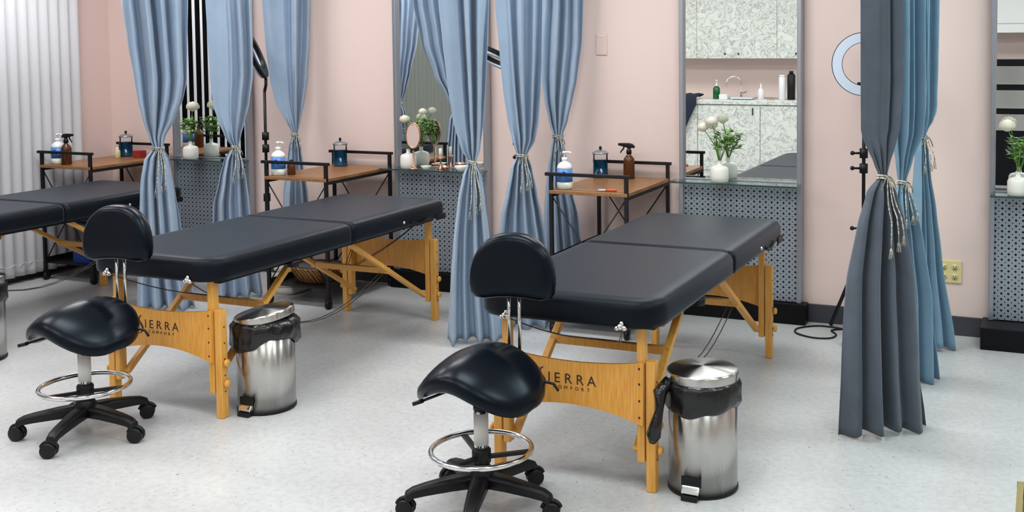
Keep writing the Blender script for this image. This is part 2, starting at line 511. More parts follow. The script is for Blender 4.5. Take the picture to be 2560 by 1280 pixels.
# ------------------------------------------------------------------ mirror stations
def station(x0, x1, py, label):
    w = x1 - x0
    t = thing('mirror_station', label, 'mirror station', (x0, 0, 0))
    for x in (0.0, w - 0.026):
        MB().box((x, 5.965, 0.115), (x + 0.026, 6.02, 2.45)).build('post', M['alu'], t, bevel=0.004)
    MB().box((0.026, 5.968, 2.41), (w - 0.026, 6.015, 2.45)).build('top_rail', M['alu'], t)
    mr = MB().box((0.026, 5.992, 0.80), (w - 0.026, 6.0, 2.41)).build('mirror', M['mirror'], t)
    pn = MB().box((0.026 - w / 2, -0.004, -0.335), (w / 2 - 0.026, 0.004, 0.335)).build('perforated_panel', M['perf'], t, loc=(w / 2, 5.985, 0.455))
    MB().box((0.026, 5.978, 0.780), (w - 0.026, 6.004, 0.80)).build('mid_rail', M['alu'], t)
    MB().box((-0.03, py, 0.0), (w + 0.03, 6.030, 0.115)).build('plinth', M['black_lacquer'], t, bevel=0.004)
    return t
def shelf(x0, x1, label):
    t = thing('glass_shelf', label, 'shelf', (x0, 0, 0))
    w = x1 - x0
    MB().box((0, 5.835, 0.785), (w, 5.964, 0.795)).build('glass_plate', M['shelf_glass'], t)
    MB().box((0, 5.8335, 0.7855), (w, 5.8350, 0.7945)).build('polished_edge', M['glass_edge'], t)
    for x in (0.09, w - 0.09):
        c = MB(); c.box((x - 0.012, 5.93, 0.772), (x + 0.012, 5.9645, 0.785)); c.build('bracket', M['chrome'], t)
    return t
ST = [(-5.81, -5.13), (-3.94, -3.255), (-1.985, -1.268), (-0.275, 0.43)]
SLAB = ['tall grey framed mirror station reflecting dark window slats, behind the far left bed',
        'tall grey framed mirror station half covered by a blue curtain, behind the middle bed',
        'tall grey framed mirror station reflecting marble cabinets, behind the right bed',
        'tall grey framed mirror station cut off by the right edge of the photo']
HLAB = ['glass shelf with one white vase in front of the far left mirror',
        'cluttered glass shelf with a rose gold mirror in front of the middle mirror',
        'bare glass shelf with one white vase under the marble reflection',
        'glass shelf in front of the mirror at the right edge']
PY = [5.94, 5.94, 5.94, 5.80]
for (a, b), l, h, py in zip(ST, SLAB, HLAB, PY):
    station(a, b, py, l)
    shelf(a - (0.055 if a < -5 else 0.03 if a < -3 else 0.02 if a < -1 else -0.01), b + 0.005, h)

# ------------------------------------------------------------------ wall plates
t = thing('wall_outlet', 'ivory double power outlet low on the pink wall right of the curtains', 'outlet', (-0.478, WALL, 0.345))
MB().box((-0.064, -0.008, -0.062), (0.064, 0, 0.062)).build('cover_plate', M['beige_plate'], t, bevel=0.004)
for sx in (-0.028, 0.028):
    r_ = MB()
    for sz in (-0.026, 0.026):
        r_.lathe([(0.016, 0), (0.016, 0.004)], (0, 0, 0), 20, T=Matrix.Translation((sx, -0.008, sz)) @ Matrix.Rotation(R(90), 4, 'X'))
    ro = r_.build('receptacle', M['beige_plate'], t)
    s_ = MB()
    for sz in (-0.026, 0.026):
        for dx in (-0.006, 0.006): s_.box((sx + dx - 0.0015, -0.0135, sz - 0.002), (sx + dx + 0.0015, -0.011, sz + 0.009))
        s_.box((sx - 0.003, -0.0135, sz - 0.011), (sx + 0.003, -0.011, sz - 0.006))
    s_.build('slots', M['slot'], ro)
pl = thing('wall_plate', 'blank square pink painted cover plate high on the wall right of the blue curtains', 'wall plate', (-2.50, WALL, 1.582))
MB().box((-0.036, -0.007, -0.066), (0.036, 0, 0.066)).build('cover', M['pink_plate'], pl, bevel=0.003)
MB().box((-0.018, -0.010, 0.045), (0.018, -0.006, 0.051)).build('top_lip', M['white_paint'], pl)

# ------------------------------------------------------------------ massage table
def make_table(label):
    t = thing('massage_table', label, 'massage table', (0, 0, 0), 0, 'massage tables in a row')
    HW, Y0, YS, Y1, ZB, ZT = 0.362, -0.965, 0.015, 0.935, 0.600, 0.702
    def cushion(ya, yb, rads, name):
        rings = []
        prof = [(0.012, 0.0), (0.003, 0.006), (0, 0.02), (0, 0.062), (0.003, 0.076), (0.010, 0.088), (0.021, 0.096), (0.036, 0.1005), (0.06, 0.102)]
        for ins, z in prof:
            sy = min(ins, 0.012) if ins else 0
            a = ya + (ins if ya < -0.5 else ins * 0.55); b = yb - (ins if yb > 0.5 else ins * 0.55)
            rr = [max(0.004, r - ins) if r > 0.03 else max(0.004, r - ins * 0.3) for r in rads]
            rings.append([(x, y, ZB + z) for x, y in rrect(-HW + ins, HW - ins, a, b, rr, 9)])
        mb = MB().loops(rings, True, False)
        n = len(rings[0])
        mb.add(rings[0], [tuple(range(n))[::-1]]); mb.add(rings[-1], [tuple(range(n))])
        return mb.build(name, M['vinyl'], t)
    cushion(Y0, YS, (0.115, 0.115, 0.03, 0.03), 'cushion')
    cushion(YS, Y1, (0.03, 0.03, 0.075, 0.075), 'cushion')
    # hidden wooden frame of each half
    for ya, yb in ((Y0 + 0.09, YS - 0.005), (YS + 0.005, Y1 - 0.09)):
        fr = MB()
        for x in (-HW + 0.045, HW - 0.070): fr.box((x, ya, ZB - 0.018), (x + 0.025, yb, ZB))
        for y in (ya, yb - 0.022): fr.box((-HW + 0.070, y, ZB - 0.018), (HW - 0.070, y + 0.022, ZB))
        fr.build('frame', M['black_plastic'], t)
    LX, LY = 0.3045, 0.868
    for sy in (-1, 1):
        for sx in (-1, 1):
            # upper leg with sliding extension and knobs
            lg = MB().box((sx * (LX - 0.037) - 0.014, sy * LY - 0.020, 0.105), (sx * (LX - 0.037) + 0.014, sy * LY + 0.020, ZB - 0.001)).build('leg', M['maple_leg'], t, bevel=0.003)
            MB().box((sx * LX - 0.0175, sy * LY - 0.020, 0.0), (sx * LX + 0.0175, sy * LY + 0.020, 0.47)).build('leg_extension', M['maple_leg'], lg, bevel=0.004)
            for z in (0.15, 0.24):
                kb = MB().lathe([(0.004, 0), (0.004, 0.006), (0.016, 0.008), (0.017, 0.016), (0.012, 0.021)], T=Matrix.Translation((sx * (LX + 0.0175), sy * LY, z)) @ Matrix.Rotation(R(90 * sx), 4, 'Y'), n=10)
                kb.build('knob', M['maple_leg'], lg)
            hs = MB()
            for k in range(5):
                hs.lathe([(0.0035, 0), (0.0035, 0.002)], T=Matrix.Translation((sx * (LX + 0.0175), sy * LY, 0.10 + 0.07 * k + 0.015)) @ Matrix.Rotation(R(90 * sx), 4, 'Y'), n=8)
            hs.build('height_holes', M['ink'], lg)
        # curved end panel
        n = 24; x0 = LX - 0.023
        vs = []
        yo = sy * (LY + 0.020)
        for yy in (yo, yo + sy * 0.012):
            for i in range(n + 1):
                x = lerp(-x0, x0, i / n); c = 1 - (2 * i / n - 1) ** 2
                vs.append((x, yy, 0.240 + 0.048 * c)); vs.append((x, yy, 0.468 - 0.024 * c))
        fs = []; k = 2 * (n + 1)
        for i in range(n):
            a = 2 * i
            fs += [(a, a + 2, a + 3, a + 1), (k + a + 2, k + a, k + a + 1, k + a + 3), (a, k + a, k + a + 2, a + 2), (a + 3, k + a + 3, k + a + 1, a + 1)]
        fs += [(0, 1, k + 1, k), (2 * n + 1, 2 * n, k + 2 * n, k + 2 * n + 1)]
        pn = MB().add(vs, fs).build('end_panel', M['maple'], t)
        sc = MB()
        for sx in (-1, 1):
            for z in (0.27, 0.33, 0.39, 0.445):
                sc.lathe([(0.0045, 0), (0.003, 0.002)], T=Matrix.Translation((sx * (x0 - 0.014), yo + sy * 0.012, z)) @ Matrix.Rotation(R(-90 * sy), 4, 'X'), n=8)
        sc.build('screws', M['ink'], pn)
        if sy < 0:
            lettering(pn, yo + sy * 0.0125)
        # chrome cable brackets under the end
        for sx in (-1, 1):
            b = MB()
            for dx, dz, r in ((0, 0, 0.012), (0.016, -0.004, 0.010), (-0.012, -0.006, 0.009), (0.006, 0.012, 0.009)):
                b.sphere((sx * 0.225 + dx, (-0.972 if sy < 0 else 0.935), 0.610 + dz), r, 6)
            b.build('bracket', M['chrome'], t)
    # folding struts
    for sy, top in ((-1, 0.285), (1, 0.10)):
        for sx in (-1, 1):
            x = sx * (LX - 0.062)
            MB().bar((x, sy * LY - sy * 0.005, 0.135), (x, sy * top, 0.592), 0.022, 0.030, (1, 0, 0)).build('strut', M['maple_leg'], t, bevel=0.003)
        f_ = 0.60 if sy < 0 else 0.50
        y = lerp(sy * LY, sy * top, f_); z = lerp(0.135, 0.592, f_)
        MB().box((-LX + 0.05, y - 0.013, z - 0.020), (LX - 0.05, y + 0.013, z + 0.012)).build('crossbar', M['maple_leg'], t, bevel=0.003)
        cb = MB()
        for sx in (-1, 1):
            for d in (0, 0.018):
                p0 = Vector((sx * 0.225, -0.955 if sy < 0 else 0.92, 0.598)); p1 = Vector((sx * 0.03 + d, y, z + 0.013))
                cb.tube([p0 + (p1 - p0) * (i / 6) - Vector((0, 0, 0.02 * math.sin(PI * i / 6))) for i in range(7)], 0.0022, 5)
        cb.build('support_cable', M['cable'], t)
    cb = MB()
    ya, za, yb, zb = lerp(-LY, -0.285, 0.5), 0.36, lerp(LY, 0.10, 0.5), 0.35
    for d in (0.0, 0.025):
        cb.tube([(0.20 + d, lerp(ya, yb, i / 10), lerp(za, zb, i / 10) - 0.13 * math.sin(PI * i / 10)) for i in range(11)], 0.0025, 5)
    cb.build('support_cable', M['cable'], t)
    # carry handle, latch and strap on the right long side
    hd = MB().tube([(HW + 0.002, 0.55 + 0.02 * i, 0.622 - 0.022 * math.sin(PI * i / 8)) for i in range(9)], 0.008, 8)
    hd.build('carry_handle', M['black_plastic'], t)
    MB().box((HW - 0.002, 0.80, 0.592), (HW + 0.006, 0.90, 0.625)).build('arm_rest_bracket', M['black_plastic'], t, bevel=0.003)
    MB().sphere((HW + 0.001, 0.47, 0.632), 0.009, 6).build('stud', M['chrome'], t)
    MB().lathe([(0.012, 0), (0.03, 0.004), (0.032, 0.03), (0.02, 0.036)], T=Matrix.Translation((HW - 0.03, -0.42, 0.565)), n=14).build('adjustment_knob', M['black_plastic'], t)
    return t

def text_mesh(txt, size):
    cu = bpy.data.curves.new('text', 'FONT'); cu.body = txt; cu.size = size; cu.extrude = 0.0006
    ob = bpy.data.objects.new('text', cu); COL.objects.link(ob)
    dg = bpy.context.evaluated_depsgraph_get(); dg.update()
    me = bpy.data.meshes.new_from_object(ob.evaluated_get(dg))
    bpy.data.objects.remove(ob)
    return me
def lettering(panel, y):
    bm = bmesh.new()
    def put(txt, size, x, z, sx=1.0):
        me = text_mesh(txt, size)
        b0 = len(bm.verts); bm.from_mesh(me); bm.verts.ensure_lookup_table()
        vs = bm.verts[b0:]
        x0 = min(v.co.x for v in vs); x1 = max(v.co.x for v in vs); z0 = min(v.co.y for v in vs)
        for v in vs:
            v.co = Vector((x + (v.co.x - (x0 + x1) / 2) * sx, y - v.co.z, z + v.co.y - z0))
    for ch_, x in zip('IERRA', (-0.083, -0.050, -0.005, 0.041, 0.085)):
        put(ch_, 0.052, x, 0.362)
    for i, ch_ in enumerate('COMFORT'):
        put(ch_, 0.018, -0.062 + 0.0225 * i, 0.340)
    # swooping S as one tapering stroke
    pts = [(-0.105, 0.414, 0.002), (-0.116, 0.408, 0.005), (-0.121, 0.397, 0.007), (-0.116, 0.384, 0.009), (-0.106, 0.372, 0.010), (-0.099, 0.359, 0.009), (-0.101, 0.346, 0.006), (-0.112, 0.337, 0.004), (-0.124, 0.333, 0.001)]
    prev = None
    for i, (x, z, w) in enumerate(pts):
        a = pts[max(i - 1, 0)]; b = pts[min(i + 1, len(pts) - 1)]
        d = Vector((b[0] - a[0], 0, b[1] - a[1])).normalized(); nrm = Vector((-d.z, 0, d.x)) * w * 0.6
        c = Vector((x, y - 0.0007, z))
        cur_ = (bm.verts.new(c + nrm), bm.verts.new(c - nrm))
        if prev: bm.faces.new((prev[0], prev[1], cur_[1], cur_[0]))
        prev = cur_
    me = bpy.data.meshes.new('lettering'); bm.to_mesh(me); bm.free(); me.materials.append(M['ink'])
    o = bpy.data.objects.new('lettering', me); COL.objects.link(o); o.parent = panel
    o['label'] = 'dark printed word SIERRA with small COMFORT beneath'
T3 = (-1.5865, 4.409, 0); T2 = (-3.560, 4.452, 0); T1 = (-5.500, 4.444, 0)
table = make_table('right black padded massage table on amber wooden legs, nearest the camera')
table.location = T3
dup(table, T2, label='middle black padded massage table on amber wooden legs, between two rows of curtains')
dup(table, T1, label='far left black padded massage table beside the white blinds, cut off by the photo edge')

# ------------------------------------------------------------------ saddle stool
def make_stool(label):
    t = thing('saddle_stool', label, 'stool', (0, 0, 0), 0, 'saddle stools')
    # five star base
    hub = MB().lathe([(0.03, 0.075), (0.045, 0.08), (0.045, 0.125), (0.034, 0.145), (0.03, 0.15)], n=20).build('base_hub', M['black_plastic'], t)
    for k in range(5):
        a = R(73 - 72 * k); ca, sa = math.cos(a), math.sin(a)
        rings = []
        for r, w, zt, zb in ((0.03, 0.032, 0.128, 0.082), (0.10, 0.029, 0.122, 0.080), (0.19, 0.024, 0.108, 0.072), (0.235, 0.021, 0.098, 0.066), (0.258, 0.019, 0.086, 0.050), (0.262, 0.015, 0.074, 0.050)):
            rings.append([(ca * r - sa * s * w, sa * r + ca * s * w, z) for s, z in ((-1, zb), (1, zb), (1, lerp(zb, zt, 0.75)), (0.6, zt), (-0.6, zt), (-1, lerp(zb, zt, 0.75)))])
        arm = MB().loops(rings, True).build('base_arm', M['black_plastic'], t, bevel=0.003)
        b = R((40, 20, 205, 190, 240)[k]); cb, sb = math.cos(b), math.sin(b)
        c = Vector((ca * 0.248 + cb * 0.012, sa * 0.248 + sb * 0.012, 0.030))
        w_ = MB()
        for s in (-1, 1):
            p = c + Vector((-sb, cb, 0)) * (s * 0.012)
            ax = Vector((-sb, cb, 0)) * 0.009
            w_.tube([p - ax, p - ax * 0.8, p + ax * 0.8, p + ax], [0.024, 0.030, 0.030, 0.024], 18)
        w_.cyl((ca * 0.248, sa * 0.248, 0.030), (ca * 0.248, sa * 0.248, 0.06), 0.008, 8)
        hood = [(c.x + (cb * math.cos(R(d))) * 0.033, c.y + (sb * math.cos(R(d))) * 0.033, c.z + 0.033 * math.sin(R(d))) for d in range(20, 165, 18)]
        w_.tube(hood, 0.008, 6)
        w_.build('caster', M['black_plastic'], arm)
    # gas column
    MB().lathe([(0.0245, 0.14), (0.0245, 0.345), (0.020, 0.348)], n=24).build('column', M['chrome'], t)
    MB().lathe([(0.0252, 0.225), (0.0252, 0.335)], n=24).build('column_sleeve', M['label_white'], t)
    MB().lathe([(0.0265, 0.345), (0.0265, 0.360), (0.018, 0.364)], n=24).build('collar', M['black_plastic'], t)
    MB().lathe([(0.014, 0.360), (0.014, 0.40)], n=16).build('piston', M['chrome'], t)
    # foot ring on its spokes
    rg = MB().tube([(0.172 * math.cos(2 * PI * i / 48), 0.172 * math.sin(2 * PI * i / 48), 0.205) for i in range(48)], 0.0095, 10, closed=True)
    ring = rg.build('foot_ring', M['chrome'], t)
    sp = MB().lathe([(0.031, 0.160), (0.033, 0.165), (0.033, 0.205), (0.027, 0.212)], n=20)
    for d in (20, 140, 260):
        a = R(d); sp.bar((0.03 * math.cos(a), 0.03 * math.sin(a), 0.182), (0.168 * math.cos(a), 0.168 * math.sin(a), 0.200), 0.018, 0.012)
    sp.build('ring_spokes', M['black_plastic'], ring)
    # saddle seat: u = forward, v = sideways
    fa = R(-98); fx = Vector((math.cos(fa), math.sin(fa), 0)); fs_ = Vector((-math.sin(fa), math.cos(fa), 0))
    def outline(th):
        cu, sv = math.cos(th), math.sin(th)
        u = math.copysign(abs(cu) ** 0.9, cu) * (0.195 if cu > 0 else 0.190)
        taper = 1.0 - 0.12 * max(0, u / 0.195) ** 2
        v = math.copysign(abs(sv) ** 0.80, sv) * 0.222 * taper
        return u, v
    def height(u, v):
        h = 0.545 - 0.9 * u * u if u < 0 else 0.545 - 0.10 * u - 0.6 * u * u
        k = 2.35 + 3.2 * max(0, u)
        av = abs(v)
        return h - k * av ** 1.9 / (0.85 + 1.1 * av)
    nth = 56; nr = 12; rings = []
    def pt(u, v, z): return fx * u + fs_ * v + Vector((0, 0, z))
    for i in range(1, nr + 1):
        r = (i / nr)
        r_ = r * 0.985
        ring_ = []
        for j in range(nth):
            u, v = outline(2 * PI * j / nth); u *= r_; v *= r_
            z = height(u, v) + 0.018 - 0.020 * r ** 6
            ring_.append(pt(u, v, z))
        rings.append(ring_)
    for ins, dz in ((1.0, -0.014), (0.998, -0.030), (0.975, -0.046), (0.92, -0.056), (0.6, -0.062), (0.25, -0.064)):
        ring_ = []
        for j in range(nth):
            u, v = outline(2 * PI * j / nth); u *= ins; v *= ins
            ring_.append(pt(u, v, height(u, v) + dz))
        rings.append(ring_)
    MB().loops(rings, True).build('seat', M['vinyl_gloss'], t)
    un = MB().lathe([(0.03, 0.395), (0.05, 0.41), (0.06, 0.475)], n=16)
    un.build('seat_plate', M['black_plastic'], t)
    lv = MB()
    p0 = fx * 0.05 + fs_ * -0.05; p1 = fx * 0.165 + fs_ * -0.115
    lv.tube([(p0.x, p0.y, 0.43), (p1.x, p1.y, 0.405)], 0.005, 8)
    p2 = fx * 0.195 + fs_ * -0.135
    lv.tube([(p1.x, p1.y, 0.405), (p2.x, p2.y, 0.398)], [0.008, 0.007], 8)
    lv.build('lever', M['black_plastic'], t)
    p0 = fx * -0.10 + fs_ * 0.10; p1 = fx * -0.13 + fs_ * 0.215; p2 = fx * -0.14 + fs_ * 0.225
    MB().tube([(p0.x, p0.y, 0.45), (p1.x, p1.y, 0.43), (p2.x, p2.y, 0.405)], 0.005, 8).build('lever', M['black_plastic'], t)
    # D shaped backrest on two rods
    na = R(-80); n_ = Vector((math.cos(na), math.sin(na), 0)); l_ = Vector((-math.sin(na), math.cos(na), 0))
    c = Vector((0.055, 0.150, 0))
    out = []
    W2, ZB_, H_ = 0.155, 0.702, 0.232
    for i in range(33):
        a = PI * i / 32
        ca, sa = math.cos(a), math.sin(a)
        out.append((W2 * math.copysign(abs(ca) ** 0.85, ca), ZB_ + 0.055 + (H_ - 0.055) * abs(sa) ** 0.9))
    bot = [(-W2 * 0.97, ZB_ + 0.022), (-W2 * 0.88, ZB_ + 0.004), (-W2 * 0.7, ZB_ - 0.002), (-W2 * 0.35, ZB_ + 0.004), (0, ZB_ + 0.007), (W2 * 0.35, ZB_ + 0.004), (W2 * 0.7, ZB_ - 0.002), (W2 * 0.88, ZB_ + 0.004), (W2 * 0.97, ZB_ + 0.022)]
    out += bot
    cz = ZB_ + 0.09
    rings = []
    for sc_, dp in ((0.05, 0.046), (0.5, 0.046), (0.80, 0.044), (0.90, 0.040), (0.965, 0.030), (0.995, 0.014), (1.0, 0.0), (0.99, -0.012), (0.96, -0.022), (0.86, -0.026), (0.05, -0.026)):
        rg_ = []
        for x, z in out:
            xx, zz = x * sc_, cz + (z - cz) * sc_
            bow = -0.35 * xx * xx
            q = c + l_ * xx + n_ * (dp - bow) + Vector((0, 0, zz))
            rg_.append(q)
        rings.append(rg_)
    MB().loops(rings, True).build('backrest', M['vinyl_gloss'], t)
    for s in (-0.019, 0.019):
        q = c + l_ * s - n_ * 0.0
        MB().tube([(q.x, q.y, 0.74), (q.x, q.y, 0.49)], 0.0062, 8).build('backrest_rod', M['chrome'], t)
    return t
stool = make_stool('black saddle stool with backrest in front of the right massage table')
stool.location = (-1.78, 3.195, 0)
dup(stool, (-3.64, 3.22, 0), label='black saddle stool with backrest in front of the middle massage table')

# ------------------------------------------------------------------ step bins
def make_bin(label, tilt=0.0, style=0):
    t = thing('pedal_bin', label, 'trash bin')
    rr = 0.124; Hb = 0.385
    MB().lathe([(rr, 0.016), (rr, Hb), (rr - 0.006, Hb), (rr - 0.006, 0.05)], n=48).build('body', M['steel'], t)
    MB().lathe([(rr + 0.001, 0), (rr + 0.003, 0.003), (rr + 0.003, 0.014), (rr, 0.017)], n=48).build('base_ring', M['black_plastic'], t)
    # liner folded over the rim
    n = 72; rings = []
    rnd = random.Random(3 + style)
    ph = [rnd.uniform(0, 6.28) for _ in range(6)]
    for k, (dr, z) in enumerate(((-0.012, 0.02), (0.006, 0.012), (0.012, -0.004), (0.010, -0.035), (0.012, -0.065), (0.004, -0.085), (0.0015, -0.088))):
        rg_ = []
        for j in range(n):
            a = 2 * PI * j / n
            wv = 0.5 + 0.5 * math.sin(5 * a + ph[0]) * math.sin(11 * a + ph[1] + k * 0.5)
            puff = (0.006 + 0.012 * style) * wv * (1 if 1 < k < 5 else 0.3)
            hang = (0.012 + 0.02 * style) * math.sin(2 * a + ph[2]) + 0.004 * math.sin(7 * a + ph[3])
            zz = Hb + z + (hang if k > 3 else hang * 0.25 if k > 2 else 0)
            r_ = rr + dr + puff
            rg_.append((r_ * math.cos(a), r_ * math.sin(a), zz))
        rings.append(rg_)
    MB().loops(rings, True, False).build('bin_liner', M['bag'], t)
    # lid, hinged at the back
    ld = MB().lathe([(rr + 0.004, 0.0), (rr + 0.005, 0.003), (rr + 0.005, 0.026), (rr + 0.0045, 0.030), (rr + 0.001, 0.0335), (rr - 0.006, 0.0350), (rr - 0.03, 0.0385), (0.06, 0.0415), (0.03, 0.0425), (0.002, 0.043)], n=48)
    ld.build('lid', M['steel'], t, loc=(0, 0, Hb + 0.012), rot=(tilt[0], tilt[1], 0) if tilt else None)
    # pedal facing forward
    fa = R(-92 if style == 0 else -92); d = Vector((math.cos(fa), math.sin(fa), 0)); s = Vector((-d.y, d.x, 0))
    pd = MB()
    p = d * (rr - 0.002)
    vs = []
    for (dd, zz) in ((0.0, 0.050), (0.010, 0.048), (0.020, 0.034), (0.022, 0.022), (0.0, 0.022)):
        for w in (-0.032, 0.032): q = p + d * dd + s * w; vs.append((q.x, q.y, zz))
    fs = [(0, 1, 3, 2), (2, 3, 5, 4), (4, 5, 7, 6), (6, 7, 9, 8), (8, 9, 1, 0), (0, 2, 4, 6, 8), (1, 9, 7, 5, 3)]
    pd.add(vs, fs); po = pd.build('pedal', M['chrome'], t, bevel=0.003)
    hs = MB()
    q = d * (rr + 0.0005)
    hs.bar(q + s * -0.036 + Vector((0, 0, 0.062)), q + s * 0.036 + Vector((0, 0, 0.062)), 0.006, 0.034)
    hs.build('pedal_recess', M['black_plastic'], po)
    ft = MB(); q = d * (rr + 0.004)
    ft.bar(q + s * -0.030 + Vector((0, 0, 0.010)), q + s * 0.030 + Vector((0, 0, 0.010)), 0.05, 0.018)
    ft.build('pedal_pad', M['black_plastic'], po, bevel=0.003)
    return t
b3 = make_bin('stainless steel pedal bin beside the right massage table, its lid closed over a black liner', (0, 0))
b3.location = (-1.128, 3.648, 0)
# hanging knot of the liner on the left side of this bin
lk = MB()
pts = [(-0.098, -0.085, 0.40), (-0.118, -0.125, 0.365), (-0.114, -0.138, 0.315), (-0.118, -0.158, 0.275), (-0.128, -0.166, 0.225), (-0.133, -0.166, 0.198)]
lk.tube(pts, [0.02, 0.026, 0.014, 0.020, 0.027, 0.012], 9)
lk.build('liner_knot', M['bag'], b3)
b2 = make_bin('stainless steel pedal bin beside the middle massage table, lid tilted on a bulging black liner', (R(5), R(-9)), 1)
b2.location = (-3.17, 3.765, 0)
b1 = make_bin('stainless steel pedal bin at the left edge of the photo', (0, 0))
b1.location = (-5.03, 3.81, 0)

# ------------------------------------------------------------------ rolling carts
def make_cart(label):
    t = thing('rolling_cart', label, 'cart', (0, 0, 0), 0, 'wood topped rolling carts')
    W, D = 0.46, 0.70
    MB().box((-W / 2, 0, 0.770), (W / 2, D, 0.790)).build('wood_top', M['oak_top'], t, bevel=0.003)
    for y in (0.012, D - 0.012):
        fr = MB()
        for x in (-W / 2 + 0.010, W / 2 - 0.010):
            MB().box((x - 0.010, y - 0.010, 0.07), (x + 0.010, y + 0.010, 0.875)).build('post', M['black_metal'], t, bevel=0.002)
        MB().box((-W / 2 - 0.025, y - 0.011, 0.868), (W / 2 + 0.012, y + 0.011, 0.886)).build('end_rail', M['black_metal'], t, bevel=0.002)
        br = MB()
        br.cyl((-W / 2 + 0.015, y, 0.755), (W / 2 - 0.015, y, 0.14), 0.004, 8)
        br.cyl((W / 2 - 0.015, y + 0.008, 0.755), (-W / 2 + 0.015, y + 0.008, 0.14), 0.004, 8)
        br.build('cross_brace', M['black_metal'], t)
    for x in (-W / 2 + 0.010, W / 2 - 0.010):
        MB().box((x - 0.009, 0.02, 0.752), (x + 0.009, D - 0.02, 0.770)).build('side_rail', M['black_metal'], t)
    for z in (0.40, 0.12):
        sh = MB()
        sh.box((-W / 2 + 0.012, 0.024, z - 0.006), (W / 2 - 0.012, D - 0.024, z))
        for x in (-W / 2 + 0.012, W / 2 - 0.016): sh.box((x, 0.024, z), (x + 0.004, D - 0.024, z + 0.035))
        sh.build('shelf_tray', M['black_metal'], t)
    for x in (-W / 2 + 0.012, W / 2 - 0.012):
        for y in (0.014, D - 0.014):
            c = MB(); c.cyl((x - 0.010, y, 0.026), (x + 0.010, y, 0.026), 0.026, 14); c.box((x - 0.016, y - 0.012, 0.03), (x + 0.016, y + 0.012, 0.07))
            c.build('caster', M['black_plastic'], t)
    return t
C3 = (-2.285, 5.305, 0); C2 = (-4.205, 5.29, 0); C1 = (-6.10, 5.29, 0)
cart = make_cart('black metal rolling cart with wooden top, left of the marble reflecting mirror')
cart.location = C3
dup(cart, C2, label='black metal rolling cart with wooden top, behind the middle massage table')
dup(cart, C1, label='black metal rolling cart with wooden top, in the far corner beside the white blinds')
CT = 0.790

# ------------------------------------------------------------------ bottles and jars
def lotion(label):
    t = thing('lotion_bottle', label, 'bottle', (0, 0, 0), 0, 'pump lotion bottles')
    MB().lathe([(0.038, 0), (0.043, 0.004), (0.043, 0.04)], n=28).build('lower_body', M['lotion'], t)
    MB().lathe([(0.0435, 0.04), (0.0435, 0.110)], n=28).build('blue_label', M['blue_label'], t)
    pr_ = MB()
    for k, (a, w, z, h) in enumerate(((-70, 9, 0.085, 0.014), (-100, 5, 0.07, 0.008), (-55, 4, 0.066, 0.02))):
        vs = []
        for d in (-w, 0, w):
            for zz in (z, z + h): vs.append((0.0441 * math.cos(R(a + d)), 0.0441 * math.sin(R(a + d)), zz))
        pr_.add(vs, [(0, 2, 3, 1), (2, 4, 5, 3)])
    pr_.build('label_print', M['blue_dark_label'], t)
    MB().lathe([(0.043, 0.110), (0.042, 0.122), (0.036, 0.136), (0.022, 0.147), (0.015, 0.150), (0.015, 0.158), (0.017, 0.159), (0.017, 0.172), (0.010, 0.174)], n=28).build('shoulder', M['white_plastic'], t)
    p = MB().lathe([(0.0055, 0.172), (0.0055, 0.195), (0.012, 0.196), (0.013, 0.205), (0.006, 0.208)], n=16)
    p.tube([(0, 0, 0.202), (0.03, 0.0, 0.203), (0.043, 0.0, 0.197)], [0.006, 0.005, 0.004], 8)
    p.build('pump', M['white_plastic'], t)
    return t
lo = lotion('white pump bottle with blue label on the right cart')
lo.location = (-2.455, 5.385, CT)
dup(lo, (-4.385, 5.365, CT), label='white pump bottle with blue label on the middle cart')
dup(lo, (-6.265, 5.385, CT), label='white pump bottle with blue label on the far left cart by the blinds')

def spray(label):
    t = thing('spray_bottle', label, 'spray bottle', (0, 0, 0), 0, 'amber spray bottles')
    MB().lathe([(0.030, 0), (0.034, 0.003), (0.034, 0.105), (0.032, 0.118), (0.022, 0.132), (0.013, 0.140), (0.013, 0.152)], n=28).build('glass_body', M['amber'], t)
    h = MB().lathe([(0.016, 0.148), (0.016, 0.168), (0.011, 0.172), (0.011, 0.188)], n=16)
    h.build('collar', M['black_plastic'], t)
    s = MB()
    s.loops([[(x, y * w, 0.196 + z * hh + dz) for y, z in ((-1, -1), (1, -1), (1, 1), (-1, 1))] for x, w, hh, dz in ((-0.068, 0.006, 0.005, 0.006), (-0.062, 0.008, 0.007, 0.006), (-0.03, 0.010, 0.011, 0.003), (0.0, 0.012, 0.014, 0.0), (0.02, 0.011, 0.012, -0.002), (0.036, 0.007, 0.006, -0.008))], True)
    s.build('spray_head', M['black_plastic'], t, bevel=0.002)
    MB().tube([(-0.030, 0, 0.190), (-0.036, 0, 0.175), (-0.050, 0, 0.160), (-0.054, 0, 0.150)], [0.005, 0.005, 0.004, 0.003], 8).build('trigger', M['black_plastic'], t)
    return t
sb = spray('amber spray bottle with black trigger head pointing left, on the right cart by the wall')
sb.location = (-2.275, 5.905, CT)
dup(sb, (-6.17, 5.37, CT), PI, label='amber spray bottle with trigger pointing right, on the far left cart')
t = thing('small_amber_bottle', 'small brown bottle close beside the pump bottle on the middle cart', 'bottle', (-4.315, 5.40, CT))
MB().lathe([(0.022, 0), (0.025, 0.003), (0.025, 0.06), (0.018, 0.072), (0.010, 0.078)], n=20).build('glass_body', M['amber'], t)
MB().lathe([(0.012, 0.076), (0.012, 0.092), (0.008, 0.094)], n=14).build('cap', M['black_plastic'], t)

